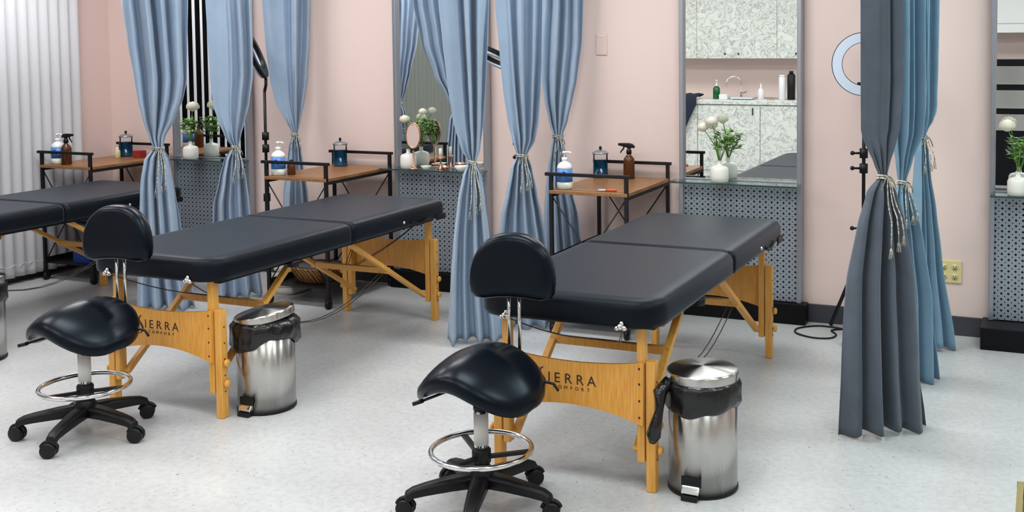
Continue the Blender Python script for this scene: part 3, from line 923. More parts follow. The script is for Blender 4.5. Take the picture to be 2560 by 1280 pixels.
def jar(label):
    t = thing('disinfectant_jar', label, 'jar', (0, 0, 0), 0, 'blue disinfectant jars')
    MB().lathe([(0.043, 0), (0.046, 0.006), (0.046, 0.020), (0.0415, 0.024), (0.0415, 0.106)], n=28).build('liquid', M['blue_liquid'], t)
    MB().lathe([(0.0455, 0.022), (0.0435, 0.026), (0.0435, 0.138), (0.046, 0.142)], n=28).build('glass_body', M['jar_glass'], t)
    l = MB().lathe([(0.049, 0.142), (0.049, 0.149), (0.044, 0.153), (0.028, 0.162), (0.008, 0.166)], n=28)
    l.build('lid', M['alu'], t)
    MB().lathe([(0.005, 0.164), (0.008, 0.172), (0.009, 0.180), (0.006, 0.186), (0.002, 0.188)], n=14).build('knob', M['black_plastic'], t)
    return t
jr = jar('glass jar of blue liquid with lid on the right cart, beside the amber spray bottle')
jr.location = (-2.455, 5.90, CT)
dup(jr, (-4.315, 5.90, CT), label='glass jar of blue liquid alone at the back of the middle cart')
dup(jr, (-6.185, 5.90, CT), label='glass jar of blue liquid on the far left cart, left of the red box')
t = thing('small_yellow_bottle', 'small pale yellow bottle in front of the jar on the far left cart', 'bottle', (-6.165, 5.80, CT))
MB().lathe([(0.018, 0), (0.020, 0.003), (0.020, 0.05), (0.012, 0.06)], n=18).build('body', M['yellow'], t)
MB().lathe([(0.011, 0.058), (0.011, 0.072), (0.007, 0.074)], n=14).build('cap', M['white_plastic'], t)
t = tag(MB().box((-0.035, -0.03, 0), (0.035, 0.03, 0.052)).build('card_box', M['red'], loc=(-6.02, 5.86, CT), bevel=0.002), 'small dark red box right of the blue jar on the far left cart', 'box')
pn_ = thing('marker_pen', 'small orange and white pen lying on the right cart top', 'pen', (-2.18, 5.36, CT + 0.007), R(15))
MB().tube([(-0.02, 0, 0), (0.04, 0, 0)], 0.0065, 10).build('barrel', M['orange'], pn_)
MB().tube([(-0.06, 0, 0), (-0.02, 0, 0)], 0.0065, 10).build('cap', M['white_plastic'], pn_)

# ------------------------------------------------------------------ vases with flowers
def vase(label, rz, blossoms, seed, loc, leaf_shift=(0, 0)):
    rnd = random.Random(seed)
    t = thing('bud_vase', label, 'vase', loc, rz, 'white bud vases on the glass shelves')
    MB().lathe([(0.044, 0), (0.051, 0.004), (0.053, 0.03), (0.052, 0.074), (0.044, 0.087), (0.024, 0.093), (0.013, 0.097), (0.0115, 0.118), (0.014, 0.122), (0.009, 0.122), (0.008, 0.10)], n=32).build('vase_body', M['ceramic'], t)
    for (bx, by, bz, br) in blossoms:
        st = MB().tube([(0, 0, 0.10), (bx * 0.25, by * 0.25, lerp(0.12, bz, 0.45)), (bx * 0.7, by * 0.7, lerp(0.12, bz, 0.8)), (bx, by, bz)], 0.0028, 6)
        so = st.build('stem', M['leaf'], t)
        fl = MB()
        C0 = Vector((bx, by, bz))
        for layer, (np_, tilt_, sc_) in enumerate(((9, -0.15, 1.0), (9, 0.25, 1.0), (8, 0.65, 0.92), (7, 1.0, 0.8), (5, 1.3, 0.62))):
            for k in range(np_):
                a = 2 * PI * k / np_ + layer * 0.37 + rnd.uniform(-0.12, 0.12)
                d = Vector((math.cos(a) * math.cos(tilt_), math.sin(a) * math.cos(tilt_), math.sin(tilt_) * 0.85))
                s_ = Vector((-math.sin(a), math.cos(a), 0)); n_ = s_.cross(d)
                q = C0 + d * br * sc_ * 0.8
                w_, h_ = br * 0.42 * sc_, br * 0.42
                u_ = (Vector((0, 0, 1)) - d * d.z); u_ = u_.normalized() if u_.length > 0.1 else Vector((math.cos(a), math.sin(a), 0))
                cup = d * br * 0.12
                fl.add([C0 + d * br * 0.3 - u_ * h_, q - s_ * w_ - cup, q + s_ * w_ - cup, q + u_ * h_ * 0.9 - s_ * w_ * 0.6, q + u_ * h_ * 0.9 + s_ * w_ * 0.6, q + u_ * h_ * 1.1 + cup * 0.4, q + cup],
                       [(0, 1, 6), (0, 6, 2), (1, 3, 6), (6, 4, 2), (6, 3, 5), (6, 5, 4)], True)
        fl.sphere(C0 + Vector((0, 0, br * 0.1)), br * 0.66, 8)
        fl.build('blossom', M['petal'], so)
    # foliage sprays
    lf = MB()
    for k in range(110):
        a = rnd.uniform(0, 2 * PI); rad = 0.072 * rnd.uniform(0.05, 1) ** 0.6
        c = Vector((rad * math.cos(a) + leaf_shift[0], rad * 0.7 * math.sin(a), rnd.uniform(0.175, 0.285) + leaf_shift[1]))
        d = Vector((math.cos(a), 0.7 * math.sin(a), rnd.uniform(-0.3, 0.7))).normalized()
        s = d.cross(Vector((0, 0, 1))).normalized() if abs(d.z) < 0.95 else Vector((1, 0, 0))
        L_, w = rnd.uniform(0.030, 0.050), rnd.uniform(0.010, 0.017)
        nn = s.cross(d)
        lf.add([c - d * L_ * 0.5, c + s * w - nn * 0.003, c - s * w - nn * 0.003, c + d * L_ * 0.5, c], [(0, 1, 4), (0, 4, 2), (1, 3, 4), (4, 3, 2)], True)
    lf.build('leaves', M['leaf'], t)
    sg = MB()
    for k in range(7):
        a = 2 * PI * k / 7; e = Vector((0.05 * math.cos(a) + leaf_shift[0], 0.035 * math.sin(a), 0.24 + leaf_shift[1]))
        sg.tube([(0, 0, 0.10), (e.x * 0.35, e.y * 0.35, 0.165), e], 0.0018, 5)
    sg.build('sprigs', M['leaf'], t)
    return t
VZ = 0.795
vase('white bud vase with two cream flowers leaning left, in front of the marble reflection', 0, [(-0.040, -0.02, 0.340, 0.040), (-0.098, 0.0, 0.305, 0.038)], 2, (-1.722, 5.90, VZ), (0.02, 0.0))
vase('white bud vase with one upright cream flower on the far left shelf', 0, [(0.03, 0.0, 0.362, 0.050)], 5, (-5.575, 5.89, VZ), (0, 0.0))
vase('white bud vase with cream flowers on the middle shelf beside the rose gold mirror', 0, [(0.10, 0.02, 0.36, 0.030), (-0.01, -0.02, 0.31, 0.038)], 9, (-3.80, 5.915, VZ), (0.05, 0.02))
vase('white bud vase with a cream flower leaning left, at the right edge of the photo', 0, [(-0.055, 0, 0.352, 0.046)], 12, (-0.135, 5.89, VZ), (0.02, 0.0))

# rose gold vanity mirror and trinkets on the middle shelf
t = thing('vanity_mirror', 'small oval rose gold mirror on a stand, on the middle glass shelf', 'vanity mirror', (-3.728, 5.862, VZ), R(8))
MB().lathe([(0.027, 0), (0.029, 0.004), (0.020, 0.010), (0.006, 0.014), (0.005, 0.12)], n=24).build('stand', M['rose'], t)
fr = MB().tube([(0.048 * math.cos(2 * PI * i / 40), 0, 0.215 + 0.080 * math.sin(2 * PI * i / 40)) for i in range(40)], 0.005, 8, closed=True)
fr.build('frame', M['rose'], t)
gl = MB().loops([[(0.047 * math.cos(2 * PI * i / 40), y, 0.215 + 0.079 * math.sin(2 * PI * i / 40)) for i in range(40)] for y in (-0.002, 0.002)], False)
gl.build('glass', M['mirror'], t)
def dish(name, label, x, y, r, h, m, grp=None):
    o = MB().lathe([(r * 0.5, 0), (r * 0.6, 0.003), (r, h), (r * 0.93, h), (r * 0.5, 0.006)], n=24).build(name, m, loc=(x, y, VZ))
    return tag(o, label, 'dish', grp)
dish('glass_dish', 'small pale glass dish beside the rose gold mirror', -3.66, 5.90, 0.035, 0.020, M['lotion'])
dish('trinket_bowl', 'low white bowl on the middle shelf near the blue curtain', -3.40, 5.895, 0.045, 0.030, M['ceramic'])
dish('trinket_bowl', 'tiny rose gold bowl in the middle of the cluttered shelf', -3.515, 5.90, 0.032, 0.024, M['rose'])
t = thing('candle_holder', 'short rose gold candle holder on the middle shelf', 'candle holder', (-3.57, 5.93, VZ))
MB().lathe([(0.02, 0), (0.022, 0.004), (0.006, 0.01), (0.006, 0.06), (0.018, 0.065), (0.018, 0.075)], n=18).build('holder', M['rose'], t)
MB().lathe([(0.010, 0.075), (0.010, 0.13), (0.002, 0.133)], n=14).build('candle', M['petal'], t)

# ------------------------------------------------------------------ curtains
def interp(rows, z):
    rows = sorted(rows)
    if z <= rows[0][0]:
        return rows[0][1], rows[0][2]
    for (z0, o0, w0), (z1, o1, w1) in zip(rows, rows[1:]):
        if z <= z1:
            t = (z - z0) / (z1 - z0)
            t = t * t * (3 - 2 * t) * 0.4 + t * 0.6
            return lerp(o0, o1, t), lerp(w0, w1, t)
    z0, o0, w0 = rows[-1]
    return o0, w0 + (z - z0) * 0.07
def curtain(label, c, e, rows, folds, depth, seed, flat=None, loopside=1, tail=0.22, m='curtain', group='tied blue divider curtains'):
    rnd = random.Random(seed)
    t = thing('divider_curtain', label, 'curtain', (c[0], c[1], 0), 0, group)
    e1 = Vector((e[0], e[1], 0)); e2 = Vector((-e[1], e[0], 0))
    zk = min(rows, key=lambda r: r[2])[0]
    n = folds * 28
    ph = rnd.uniform(0, 6.28); ph2 = rnd.uniform(0, 6.28); ph3 = rnd.uniform(0, 6.28)
    jit = [rnd.uniform(-0.25, 0.25) for _ in range(folds + 2)]
    zs = []
    z = 0.012
    while z < 2.70:
        zs.append(z)
        z += 0.012 if abs(z - zk) < 0.12 else 0.035
    zs.append(2.705)
    vs = []
    for z in zs:
        off, w = interp(rows, z)
        kk = abs(z - zk)
        tight = max(0.0, 1 - kk / 0.16) ** 1.5
        D = min(depth, 0.30 * w + 0.006)
        D = lerp(D, 0.34 * w, tight)
        for i in range(n + 1):
            s = 2 * i / n - 1
            u = (s + 1) / 2 * folds
            warp = 0.12 * math.sin(1.7 * z * 2 + ph3 + s * 2.0) * (1 - tight)
            a = 2 * PI * (u + warp + jit[int(u)] * 0.0) + ph
            f = math.sin(a) + 0.22 * math.sin(2 * a + ph2 + z) + 0.30 * math.sin(0.5 * a + ph3)
            amp = D * (0.75 + 0.25 * math.sin(u * 2.3 + ph2))
            if flat and z > zk:
                k = min(1, max(0, (s - flat) / 0.25))
                amp *= lerp(0.03, 1, k)
            # pull toward a round bundle at the tie
            xx = s * w / 2
            yy = amp * f
            if tight > 0:
                env = math.sqrt(max(0, 1 - s * s * 0.96))
                yy = lerp(yy, 0.5 * w * env * f * 0.6, tight)
            # slack wrinkles just above and below the tie
            yy += 0.004 * math.sin(30 * z + 5 * s + ph) * max(0, 1 - kk / 0.3)
            hem = 0.010 * math.sin(3 * s + ph) if z < 0.05 else 0
            p = e1 * (off + xx) + e2 * yy
            vs.append((p.x, p.y, max(0.004, z + hem)))
    fs = []
    for k in range(len(zs) - 1):
        for i in range(n):
            a = k * (n + 1) + i
            fs.append((a, a + 1, a + n + 2, a + n + 1))
    pnl = MB().add(vs, fs, True).build('fabric_panel', M[m], t)
    md = pnl.modifiers.new('thick', 'SOLIDIFY'); md.thickness = 0.0025; md.offset = 0
    # cord tie with bow and tassels
    off, w = interp(rows, zk)
    cc = e1 * off
    tb = MB()
    for dz in (-0.006, 0.004):
        tb.tube([cc + e1 * (math.cos(2 * PI * i / 24) * (w / 2 + 0.006)) + e2 * (math.sin(2 * PI * i / 24) * (0.34 * w + 0.010)) + Vector((0, 0, zk + dz + 0.003 * math.sin(2 * PI * i / 12))) for i in range(24)], 0.004, 6, closed=True)
    front = cc - e2 * (0.34 * w + 0.014) + e1 * (loopside * w * 0.30) + Vector((0, 0, zk))
    for s in (-1, 1):
        tb.tube([front + e1 * (s * 0.032 * math.sin(PI * i / 8)) - e2 * (0.006 * math.sin(PI * i / 8)) + Vector((0, 0, -0.055 * (1 - math.cos(2 * PI * i / 8)) / 2 + 0.004)) for i in range(9)], 0.0028, 6)
    tbo = tb.build('tieback', M['cord'], t)
    for s, tl in ((-1, tail), (1, tail * 0.82), (0.2, tail * 0.9)):
        st = MB()
        pts = []
        for i in range(9):
            f = i / 8
            off_z, w_z = interp(rows, zk - tl * f)
            lean = loopside * w * 0.3 + s * (0.006 + 0.022 * f) + 0.004 * math.sin(6 * f + seed)
            zz = zk - tl * f
            out_ = min(depth, 0.30 * w_z + 0.006) * 1.35 + 0.012
            pts.append(e1 * (off + lean) - e2 * lerp(0.34 * w + 0.014, out_, min(1, f * 1.6)) + Vector((0, 0, zz)))
        st.tube(pts, 0.0026, 6)
        b = pts[-1]
        for q in range(4):
            an = 2 * PI * q / 4
            st.tube([b, b + Vector((0.004 * math.cos(an), 0.004 * math.sin(an), -0.012)), b + Vector((0.008 * math.cos(an), 0.008 * math.sin(an), -0.045))], 0.0016, 4)
        st.build('tassel', M['cord'], tbo)
    return t
CUR = {
 'A1': ((-4.88, 4.93), (0.727, 0.687), [(1.863, -0.02, 0.367), (1.627, -0.011, 0.329), (1.389, 0.002, 0.286), (1.282, -0.002, 0.251), (1.151, -0.015, 0.174), (1.044, -0.029, 0.084), (0.984, -0.025, 0.055), (0.913, -0.034, 0.141), (0.793, -0.039, 0.174), (0.721, -0.036, 0.192), (0.504, -0.029, 0.232), (0.01, -0.008, 0.327)], 4, 0.075, 11, None, 0.8, 0.24,
        'light blue tied curtain beside the far left massage table, nearest of the left row'),
 'A2': ((-4.68, 5.33), (0.727, 0.687), [(1.872, -0.02, 0.274), (1.625, -0.017, 0.265), (1.401, -0.016, 0.251), (1.227, -0.024, 0.212), (1.127, -0.023, 0.158), (1.027, -0.018, 0.094), (0.959, -0.005, 0.038), (0.877, -0.02, 0.106), (0.752, -0.026, 0.16), (0.602, -0.036, 0.215), (0.01, -0.028, 0.33)], 4, 0.065, 23, -0.15, 1.0, 0.18,
        'light blue tied curtain just left of the dark ring lamp, second of the left row'),
 'A3': ((-4.7, 5.86), (0.727, 0.687), [(1.89, 0.005, 0.309), (1.624, 0.009, 0.289), (1.356, 0.012, 0.245), (1.222, 0.015, 0.197), (1.086, 0.031, 0.101), (1.032, 0.039, 0.057), (0.992, 0.04, 0.034), (0.897, 0.04, 0.081), (0.762, 0.04, 0.112), (0.599, 0.04, 0.156), (0.01, 0.04, 0.214)], 4, 0.055, 31, -0.2, 0.2, 0.06,
        'light blue tied curtain against the wall right of the dark ring lamp'),
 'B1': ((-2.80, 4.99), (0.876, 0.483), [(1.821, -0.043, 0.264), (1.612, -0.039, 0.237), (1.401, -0.034, 0.205), (1.19, -0.028, 0.161), (1.031, -0.017, 0.099), (0.968, -0.009, 0.038), (0.893, -0.01, 0.101), (0.766, -0.017, 0.141), (0.552, -0.019, 0.19), (0.337, -0.015, 0.236), (0.01, -0.003, 0.305)], 4, 0.07, 41, -0.3, 1.0, 0.25,
        'blue tied curtain hanging in front of the middle mirror, nearest of the centre row'),
 'B2': ((-2.68, 5.34), (0.876, 0.483), [(1.83, -0.02, 0.261), (1.5, -0.012, 0.229), (1.334, -0.009, 0.205), (1.168, -0.004, 0.17), (1.057, -0.002, 0.124), (0.972, -0.011, 0.055), (0.901, -0.015, 0.115), (0.767, -0.017, 0.171), (0.633, -0.019, 0.228), (0.498, -0.016, 0.264), (0.01, -0.007, 0.328)], 4, 0.065, 53, -0.5, 0.9, 0.16,
        'blue tied curtain between the middle mirror and the wall plate, second of the centre row'),
 'B3': ((-2.72, 5.86), (0.876, 0.483), [(1.847, 0.043, 0.244), (1.609, 0.034, 0.244), (1.37, 0.019, 0.211), (1.25, 0.012, 0.17), (1.13, 0.01, 0.115), (1.034, 0.006, 0.053), (0.962, 0.006, 0.082), (0.841, 0.005, 0.12), (0.696, 0.008, 0.159), (0.55, 0.021, 0.203), (0.01, 0.044, 0.272)], 4, 0.055, 61, None, 0.6, 0.1,
        'blue tied curtain against the wall behind the pump bottle of the right cart'),
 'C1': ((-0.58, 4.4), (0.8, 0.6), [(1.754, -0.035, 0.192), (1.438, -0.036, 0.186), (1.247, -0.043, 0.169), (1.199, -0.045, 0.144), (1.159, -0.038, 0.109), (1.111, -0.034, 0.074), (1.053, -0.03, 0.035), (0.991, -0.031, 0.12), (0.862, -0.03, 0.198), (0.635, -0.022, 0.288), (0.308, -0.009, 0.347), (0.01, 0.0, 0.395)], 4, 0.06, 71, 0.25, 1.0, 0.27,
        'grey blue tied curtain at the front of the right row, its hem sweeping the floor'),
 'C2': ((-0.54, 5.12), (0.8, 0.6), [(1.777, -0.068, 0.19), (1.321, -0.067, 0.187), (1.175, -0.069, 0.163), (1.047, -0.083, 0.086), (0.946, -0.09, 0.037), (0.862, -0.085, 0.102), (0.676, -0.067, 0.164), (0.376, -0.036, 0.233), (0.01, -0.028, 0.274)], 4, 0.06, 83, None, 0.8, 0.16,
        'teal blue tied curtain in the middle of the right row, behind the front one'),
 'C3': ((-0.52, 5.68), (0.8, 0.6), [(1.794, -0.091, 0.184), (1.393, -0.087, 0.185), (1.252, -0.085, 0.174), (1.191, -0.084, 0.129), (1.141, -0.081, 0.068), (1.106, -0.076, 0.032), (1.029, -0.077, 0.063), (0.907, -0.074, 0.086), (0.743, -0.065, 0.127), (0.476, -0.051, 0.169), (0.01, -0.011, 0.269)], 4, 0.05, 97, None, 0.9, 0.14,
        'teal blue tied curtain at the wall end of the right row, near the outlet'),
}
CUR['A0'] = ((-4.98, 3.50), (0.85, -0.53), [(1.95, -0.05, 0.56), (1.6, -0.03, 0.47), (1.3, 0.0, 0.32), (1.12, 0.03, 0.17), (0.99, 0.04, 0.055), (0.9, 0.04, 0.14), (0.6, 0.03, 0.20), (0.01, 0.02, 0.26)], 6, 0.06, 101, None, 0.8, 0.2,
        'blue tied curtain just outside the left photo edge, reflected in the middle mirror')
CUR['L1'] = ((-6.02, 2.62), (0.85, -0.53), [(2.0, 0.0, 0.34), (1.6, -0.03, 0.28), (1.3, -0.06, 0.2), (1.12, -0.07, 0.12), (0.99, -0.08, 0.055), (0.9, -0.08, 0.12), (0.6, -0.06, 0.2), (0.01, -0.04, 0.3)], 5, 0.05, 107, None, 0.8, 0.2,
        'blue tied curtain beside the grey blinds, seen only in the middle mirror')
for k in CUR:
    c, e, rows, fo, dp, sd, fl, ls, tl, lab = CUR[k]
    curtain(lab, c, e, rows, fo, dp, sd, fl, ls, tl, 'curtain_shaded' if k == 'C1' else 'curtain_cool_light' if k[0] == 'C' else 'curtain')
for x, lab in ((-4.76, 'white ceiling track carrying the left row of curtains'), (-2.73, 'white ceiling track carrying the centre row of curtains'), (-0.56, 'white ceiling track carrying the right row of curtains')):
    tag(MB().box((-0.14, 0, 2.705), (0.14, 2.2, CEIL)).build('curtain_track', M['white_paint'], loc=(x, 3.83, 0)), lab, 'curtain track', 'ceiling curtain tracks')

tag(MB().box((-0.3, -0.2, 2.705), (0.3, 0.2, CEIL)).build('curtain_track', M['white_paint'], loc=(-4.98, 3.50, 0)), 'short white ceiling track over the curtain at the left photo edge', 'curtain track', 'ceiling curtain tracks')
tag(MB().box((-0.2, -0.14, 2.705), (0.2, 0.14, CEIL)).build('curtain_track', M['white_paint'], loc=(-6.02, 2.62, 0)), 'short white ceiling track over the curtain beside the grey blinds', 'curtain track', 'ceiling curtain tracks')

# ------------------------------------------------------------------ ring lamps
def ring_lamp(label, loc, rz, tilt, ring_z, legs, rad=0.168):
    t = thing('ring_lamp', label, 'ring light', loc, rz, 'ring lamps on tripods')
    pole = MB().cyl((0, 0, 0.10), (0, 0, 0.62), 0.015, 12); pole.build('lower_pole', M['black_metal'], t)
    MB().cyl((0, 0, 0.60), (0, 0, ring_z - rad - 0.06), 0.0095, 12).build('upper_pole', M['black_metal'], t)
    for z in (0.60, 0.92, 1.0):
        k = MB().lathe([(0.022, z - 0.025), (0.022, z + 0.025)], n=14)
        k.cyl((-0.02, 0, z), (-0.055, 0, z), 0.006, 8); k.sphere((-0.058, 0, z), 0.012, 6)
        k.build('clamp_knob', M['black_plastic'], t)
    for d, rl in legs:
        a = R(d); l = MB()
        l.bar((0.018 * math.cos(a), 0.018 * math.sin(a), 0.47), (rl * math.cos(a), rl * math.sin(a), 0.012), 0.016, 0.012)
        l.bar((0.016 * math.cos(a), 0.016 * math.sin(a), 0.20), (0.5 * rl * math.cos(a), 0.5 * rl * math.sin(a), 0.25), 0.010, 0.006)
        l.sphere((rl * math.cos(a), rl * math.sin(a), 0.014), 0.013, 6)
        l.build('leg', M['black_plastic'], t)
    T = Matrix.Translation((0, -rad * math.sin(tilt), ring_z)) @ Matrix.Rotation(tilt, 4, 'X')
    def ringmesh(r0, r1, y0, y1):
        mb = MB(); n = 64; vs = []; fs = []
        for r, y in ((r0, y0), (r1, y0), (r1, y1), (r0, y1)):
            for j in range(n):
                a = 2 * PI * j / n; vs.append(T @ Vector((r * math.cos(a), y, r * math.sin(a))))
        for i in range(4):
            for j in range(n): fs.append((i * n + j, i * n + (j + 1) % n, ((i + 1) % 4) * n + (j + 1) % n, ((i + 1) % 4) * n + j))
        return mb.add(vs, fs)
    hs = ringmesh(rad - 0.056, rad, 0.0, 0.026).build('lamp_housing', M['black_plastic'], t, bevel=0.003)
    ringmesh(rad - 0.053, rad - 0.004, -0.010, 0.0).build('diffuser_ring', M['diffuser'], hs)
    br = MB()
    p = T @ Vector((0, 0.012, -rad)); br.tube([(0, 0, ring_z - rad - 0.075), (0, 0.01, ring_z - rad - 0.03), p], 0.010, 8)
    br.build('ball_head', M['black_plastic'], t)
    ph = MB().box((-0.045, 0.0, -0.012), (0.045, 0.02, 0.012), T=T @ Matrix.Translation((0.01, 0.0, -rad + 0.06)))
    ph.build('phone_clip', M['black_plastic'], t)
    return t
ring_lamp('white faced ring lamp half hidden behind the right row of curtains', (-0.893, 5.76, 0), R(10), R(0), 1.47, ((122, 0.315), (235, 0.17), (330, 0.16)))
ring_lamp('black edged ring lamp on a tall pole beside the left row of curtains', (-4.70, 5.63, 0), R(-60), R(22), 1.53, ((150, 0.13), (270, 0.13), (30, 0.13)))
ring_lamp('ring lamp mostly hidden between the two nearest centre curtains', (-2.86, 5.63, 0), R(-38), R(62), 1.50, ((150, 0.13), (270, 0.13), (30, 0.13)))
cd = MB()
cp = [(-1.02, 5.93, 0.006), (-1.16, 5.95, 0.006), (-1.26, 5.86, 0.006), (-1.25, 5.76, 0.006), (-1.15, 5.70, 0.006), (-1.06, 5.72, 0.006), (-1.04, 5.80, 0.006), (-1.08, 5.88, 0.006), (-1.0, 5.93, 0.006), (-0.93, 5.86, 0.006)]
def smooth_path(pts, k=6):
    P = [Vector(p) for p in pts]; out = []
    for i in range(len(P) - 1):
        p0, p1, p2, p3 = P[max(i - 1, 0)], P[i], P[i + 1], P[min(i + 2, len(P) - 1)]
        for j in range(k):
            s = j / k
            out.append(0.5 * ((2 * p1) + (-p0 + p2) * s + (2 * p0 - 5 * p1 + 4 * p2 - p3) * s * s + (-p0 + 3 * p1 - 3 * p2 + p3) * s ** 3))
    out.append(P[-1]); return out
cd.tube(smooth_path(cp), 0.0045, 6)
tag(cd.build('power_cord', M['black_plastic']), 'black power cord looped on the floor beside the tripod foot', 'cord')

# ------------------------------------------------------------------ things on the lower cart shelves
bk = thing('wicker_basket', 'oval woven brown basket on the bottom shelf of the middle cart', 'basket', (-4.20, 5.50, 0.121))
MB().lathe([(0.10, 0), (0.12, 0.004), (0.155, 0.085), (0.160, 0.092), (0.150, 0.092), (0.11, 0.012)], n=36, sx=1.25, sy=0.95).build('basket_body', M['wicker'], bk)
MB().tube([(0.155 * 1.25 * math.cos(2 * PI * i / 40), 0.155 * 0.95 * math.sin(2 * PI * i / 40), 0.093) for i in range(40)], 0.007, 6, closed=True).build('rim', M['wicker'], bk)
def cloth(name, label, cat, loc, sx, sy, sz, m, seed, layers=1):
    rnd = random.Random(seed); mb = MB()
    for k in range(layers):
        z0 = k * sz / layers; z1 = (k + 0.94) * sz / layers
        rings = []
        dx, dy = rnd.uniform(-0.006, 0.006), rnd.uniform(-0.006, 0.006)
        for ins, zt in ((0.012, 0), (0.002, 0.2), (0, 0.5), (0.002, 0.8), (0.014, 1.0)):
            rings.append([(x + dx, y + dy, lerp(z0, z1, zt) + 0.002 * math.sin(30 * x + seed)) for x, y in rrect(-sx + ins, sx - ins, -sy + ins, sy - ins, (0.02,) * 4, 5)])
        mb.loops(rings, True)
    return tag(mb.build(name, m, loc=loc), label, cat)
cloth('folded_cloth', 'grey folded cloth in the wicker basket of the middle cart', 'cloth', (-4.20, 5.50, 0.160), 0.115, 0.085, 0.07, M['grey_cloth'], 4, 2)
cloth('towel_stack', 'stack of folded white towels low on the left of the middle cart', 'towels', (-4.50, 5.62, 0.0), 0.075, 0.11, 0.24, M['towel'], 6, 5)
cloth('folded_towel', 'grey folded towel on the middle shelf of the middle cart', 'towel', (-4.17, 5.56, 0.401), 0.13, 0.14, 0.07, M['grey_cloth'], 8, 2)
def crate(label, loc, sx, sy, sz, m):
    t = thing('storage_bin', label, 'storage bin', loc)
    b = MB()
    b.box((-sx, -sy, 0), (sx, sy, 0.004)); b.box((-sx, -sy, 0.004), (-sx + 0.004, sy, sz)); b.box((sx - 0.004, -sy, 0.004), (sx, sy, sz))
    b.box((-sx + 0.004, -sy, 0.004), (sx - 0.004, -sy + 0.004, sz)); b.box((-sx + 0.004, sy - 0.004, 0.004), (sx - 0.004, sy, sz))
    b.build('bin_body', m, t)
    r_ = MB()
    r_.box((-sx - 0.006, -sy - 0.006, sz), (sx + 0.006, -sy + 0.004, sz + 0.008)); r_.box((-sx - 0.006, sy - 0.004, sz), (sx + 0.006, sy + 0.006, sz + 0.008))
    r_.box((-sx - 0.006, -sy + 0.004, sz), (-sx + 0.004, sy - 0.004, sz + 0.008)); r_.box((sx - 0.004, -sy + 0.004, sz), (sx + 0.006, sy - 0.004, sz + 0.008))
    r_.build('rim', m, t)
    return t
crate('deep blue plastic bin on the middle shelf of the far left cart', (-6.17, 5.45, 0.401), 0.095, 0.10, 0.13, M['blue_box'])
crate('shallow deep blue tray on the bottom shelf of the far left cart', (-6.02, 5.50, 0.121), 0.12, 0.13, 0.09, M['blue_box'])
cloth('folded_towel', 'blue folded towel beside the blue bin on the far left cart', 'towel', (-5.985, 5.46, 0.401), 0.07, 0.11, 0.05, M['navy'], 14, 2)
cloth('folded_towel', 'dark folded towel on the middle shelf of the right cart', 'towel', (-2.28, 5.56, 0.401), 0.14, 0.14, 0.06, M['navy'], 15, 2)

# ------------------------------------------------------------------ gold framed footstool at the lower right
t = thing('footstool', 'gold framed stool with black seat at the lower right corner of the photo', 'stool', (-0.06, 2.95, 0))
for x in (0.009, 0.40):
    for y in (-0.009, -0.38):
        MB().box((x - 0.009, y - 0.009, 0), (x + 0.009, y + 0.009, 0.45)).build('leg', M['gold'], t, bevel=0.002)
fr = MB()
for y in (-0.009, -0.38): fr.box((0.018, y - 0.008, 0.442), (0.391, y + 0.008, 0.45))
for x in (0.009, 0.40): fr.box((x - 0.008, -0.371, 0.442), (x + 0.008, -0.018, 0.45))
fr.build('frame', M['gold'], t)
MB().box((0.019, -0.370, 0.405), (0.390, -0.002, 0.441)).build('seat', M['vinyl'], t, bevel=0.004)

# ------------------------------------------------------------------ kitchenette behind the camera (seen in the mirrors)
KX0, KX1, KF = -4.55, -1.55, -0.12
bc = thing('base_cabinet', 'white marble pattern base cabinet reflected in the right mirror', 'cabinet', (0, 0, 0))
MB().box((KX0, YR + 0.02, 0.0), (KX1, KF - 0.025, 0.855)).build('carcass', M['marble'], bc)
doors = [-4.55, -3.80, -3.05, -2.30, -1.55]
for a, b in zip(doors, doors[1:]):
    d = MB().box((a + 0.004, KF - 0.024, 0.09), (b - 0.004, KF - 0.004, 0.845)).build('door', M['marble'], bc, bevel=0.002)
    MB().box((b - 0.09, KF - 0.004, 0.74), (b - 0.08, KF + 0.012, 0.82)).build('handle', M['black_metal'], d)
ct = thing('countertop', 'white marble pattern countertop with sink reflected in the right mirror', 'countertop', (0, 0, 0))
MB().box((KX0 - 0.01, YR + 0.004, 0.857), (KX1 + 0.01, KF + 0.01, 0.91)).build('slab', M['marble'], ct, bevel=0.006)
snk = MB()
snk.box((-3.55, YR + 0.12, 0.9105), (-2.95, KF - 0.10, 0.914))
sk = thing('sink', 'stainless steel sink let into the marble countertop', 'sink', (-3.25, -0.45, 0.911))
MB().loops([[(x, y, z) for x, y in rrect(-hx, hx, -hy, hy, (0.05,) * 4, 6)] for hx, hy, z in ((0.30, 0.20, 0.0), (0.30, 0.20, 0.005), (0.275, 0.175, 0.005), (0.27, 0.17, 0.001))], True).build('basin', M['steel'], sk)
fc = thing('faucet', 'chrome gooseneck faucet reflected in the right mirror', 'faucet', (-3.40, -0.60, 0.911))
g = MB().lathe([(0.026, 0), (0.026, 0.006), (0.016, 0.01), (0.014, 0.06)], n=16)
g.tube([(0, 0, 0.05), (0, 0, 0.17)] + [(-0.085 + 0.085 * math.cos(R(a)), 0.05 * (a / 180), 0.17 + 0.085 * math.sin(R(a))) for a in range(15, 181, 15)] + [(-0.17, 0.05, 0.13)], 0.010, 10)
g.build('spout', M['chrome'], fc)
MB().bar((0.014, 0, 0.05), (0.075, 0.02, 0.075), 0.012, 0.008).build('handle', M['chrome'], fc)
uc = thing('upper_cabinet', 'white marble pattern wall cabinet reflected in the right mirror', 'cabinet', (0, 0, 0))
UF = -0.42
MB().box((KX0, YR + 0.002, 1.395), (KX1, UF - 0.022, 2.45)).build('carcass', M['marble'], uc)
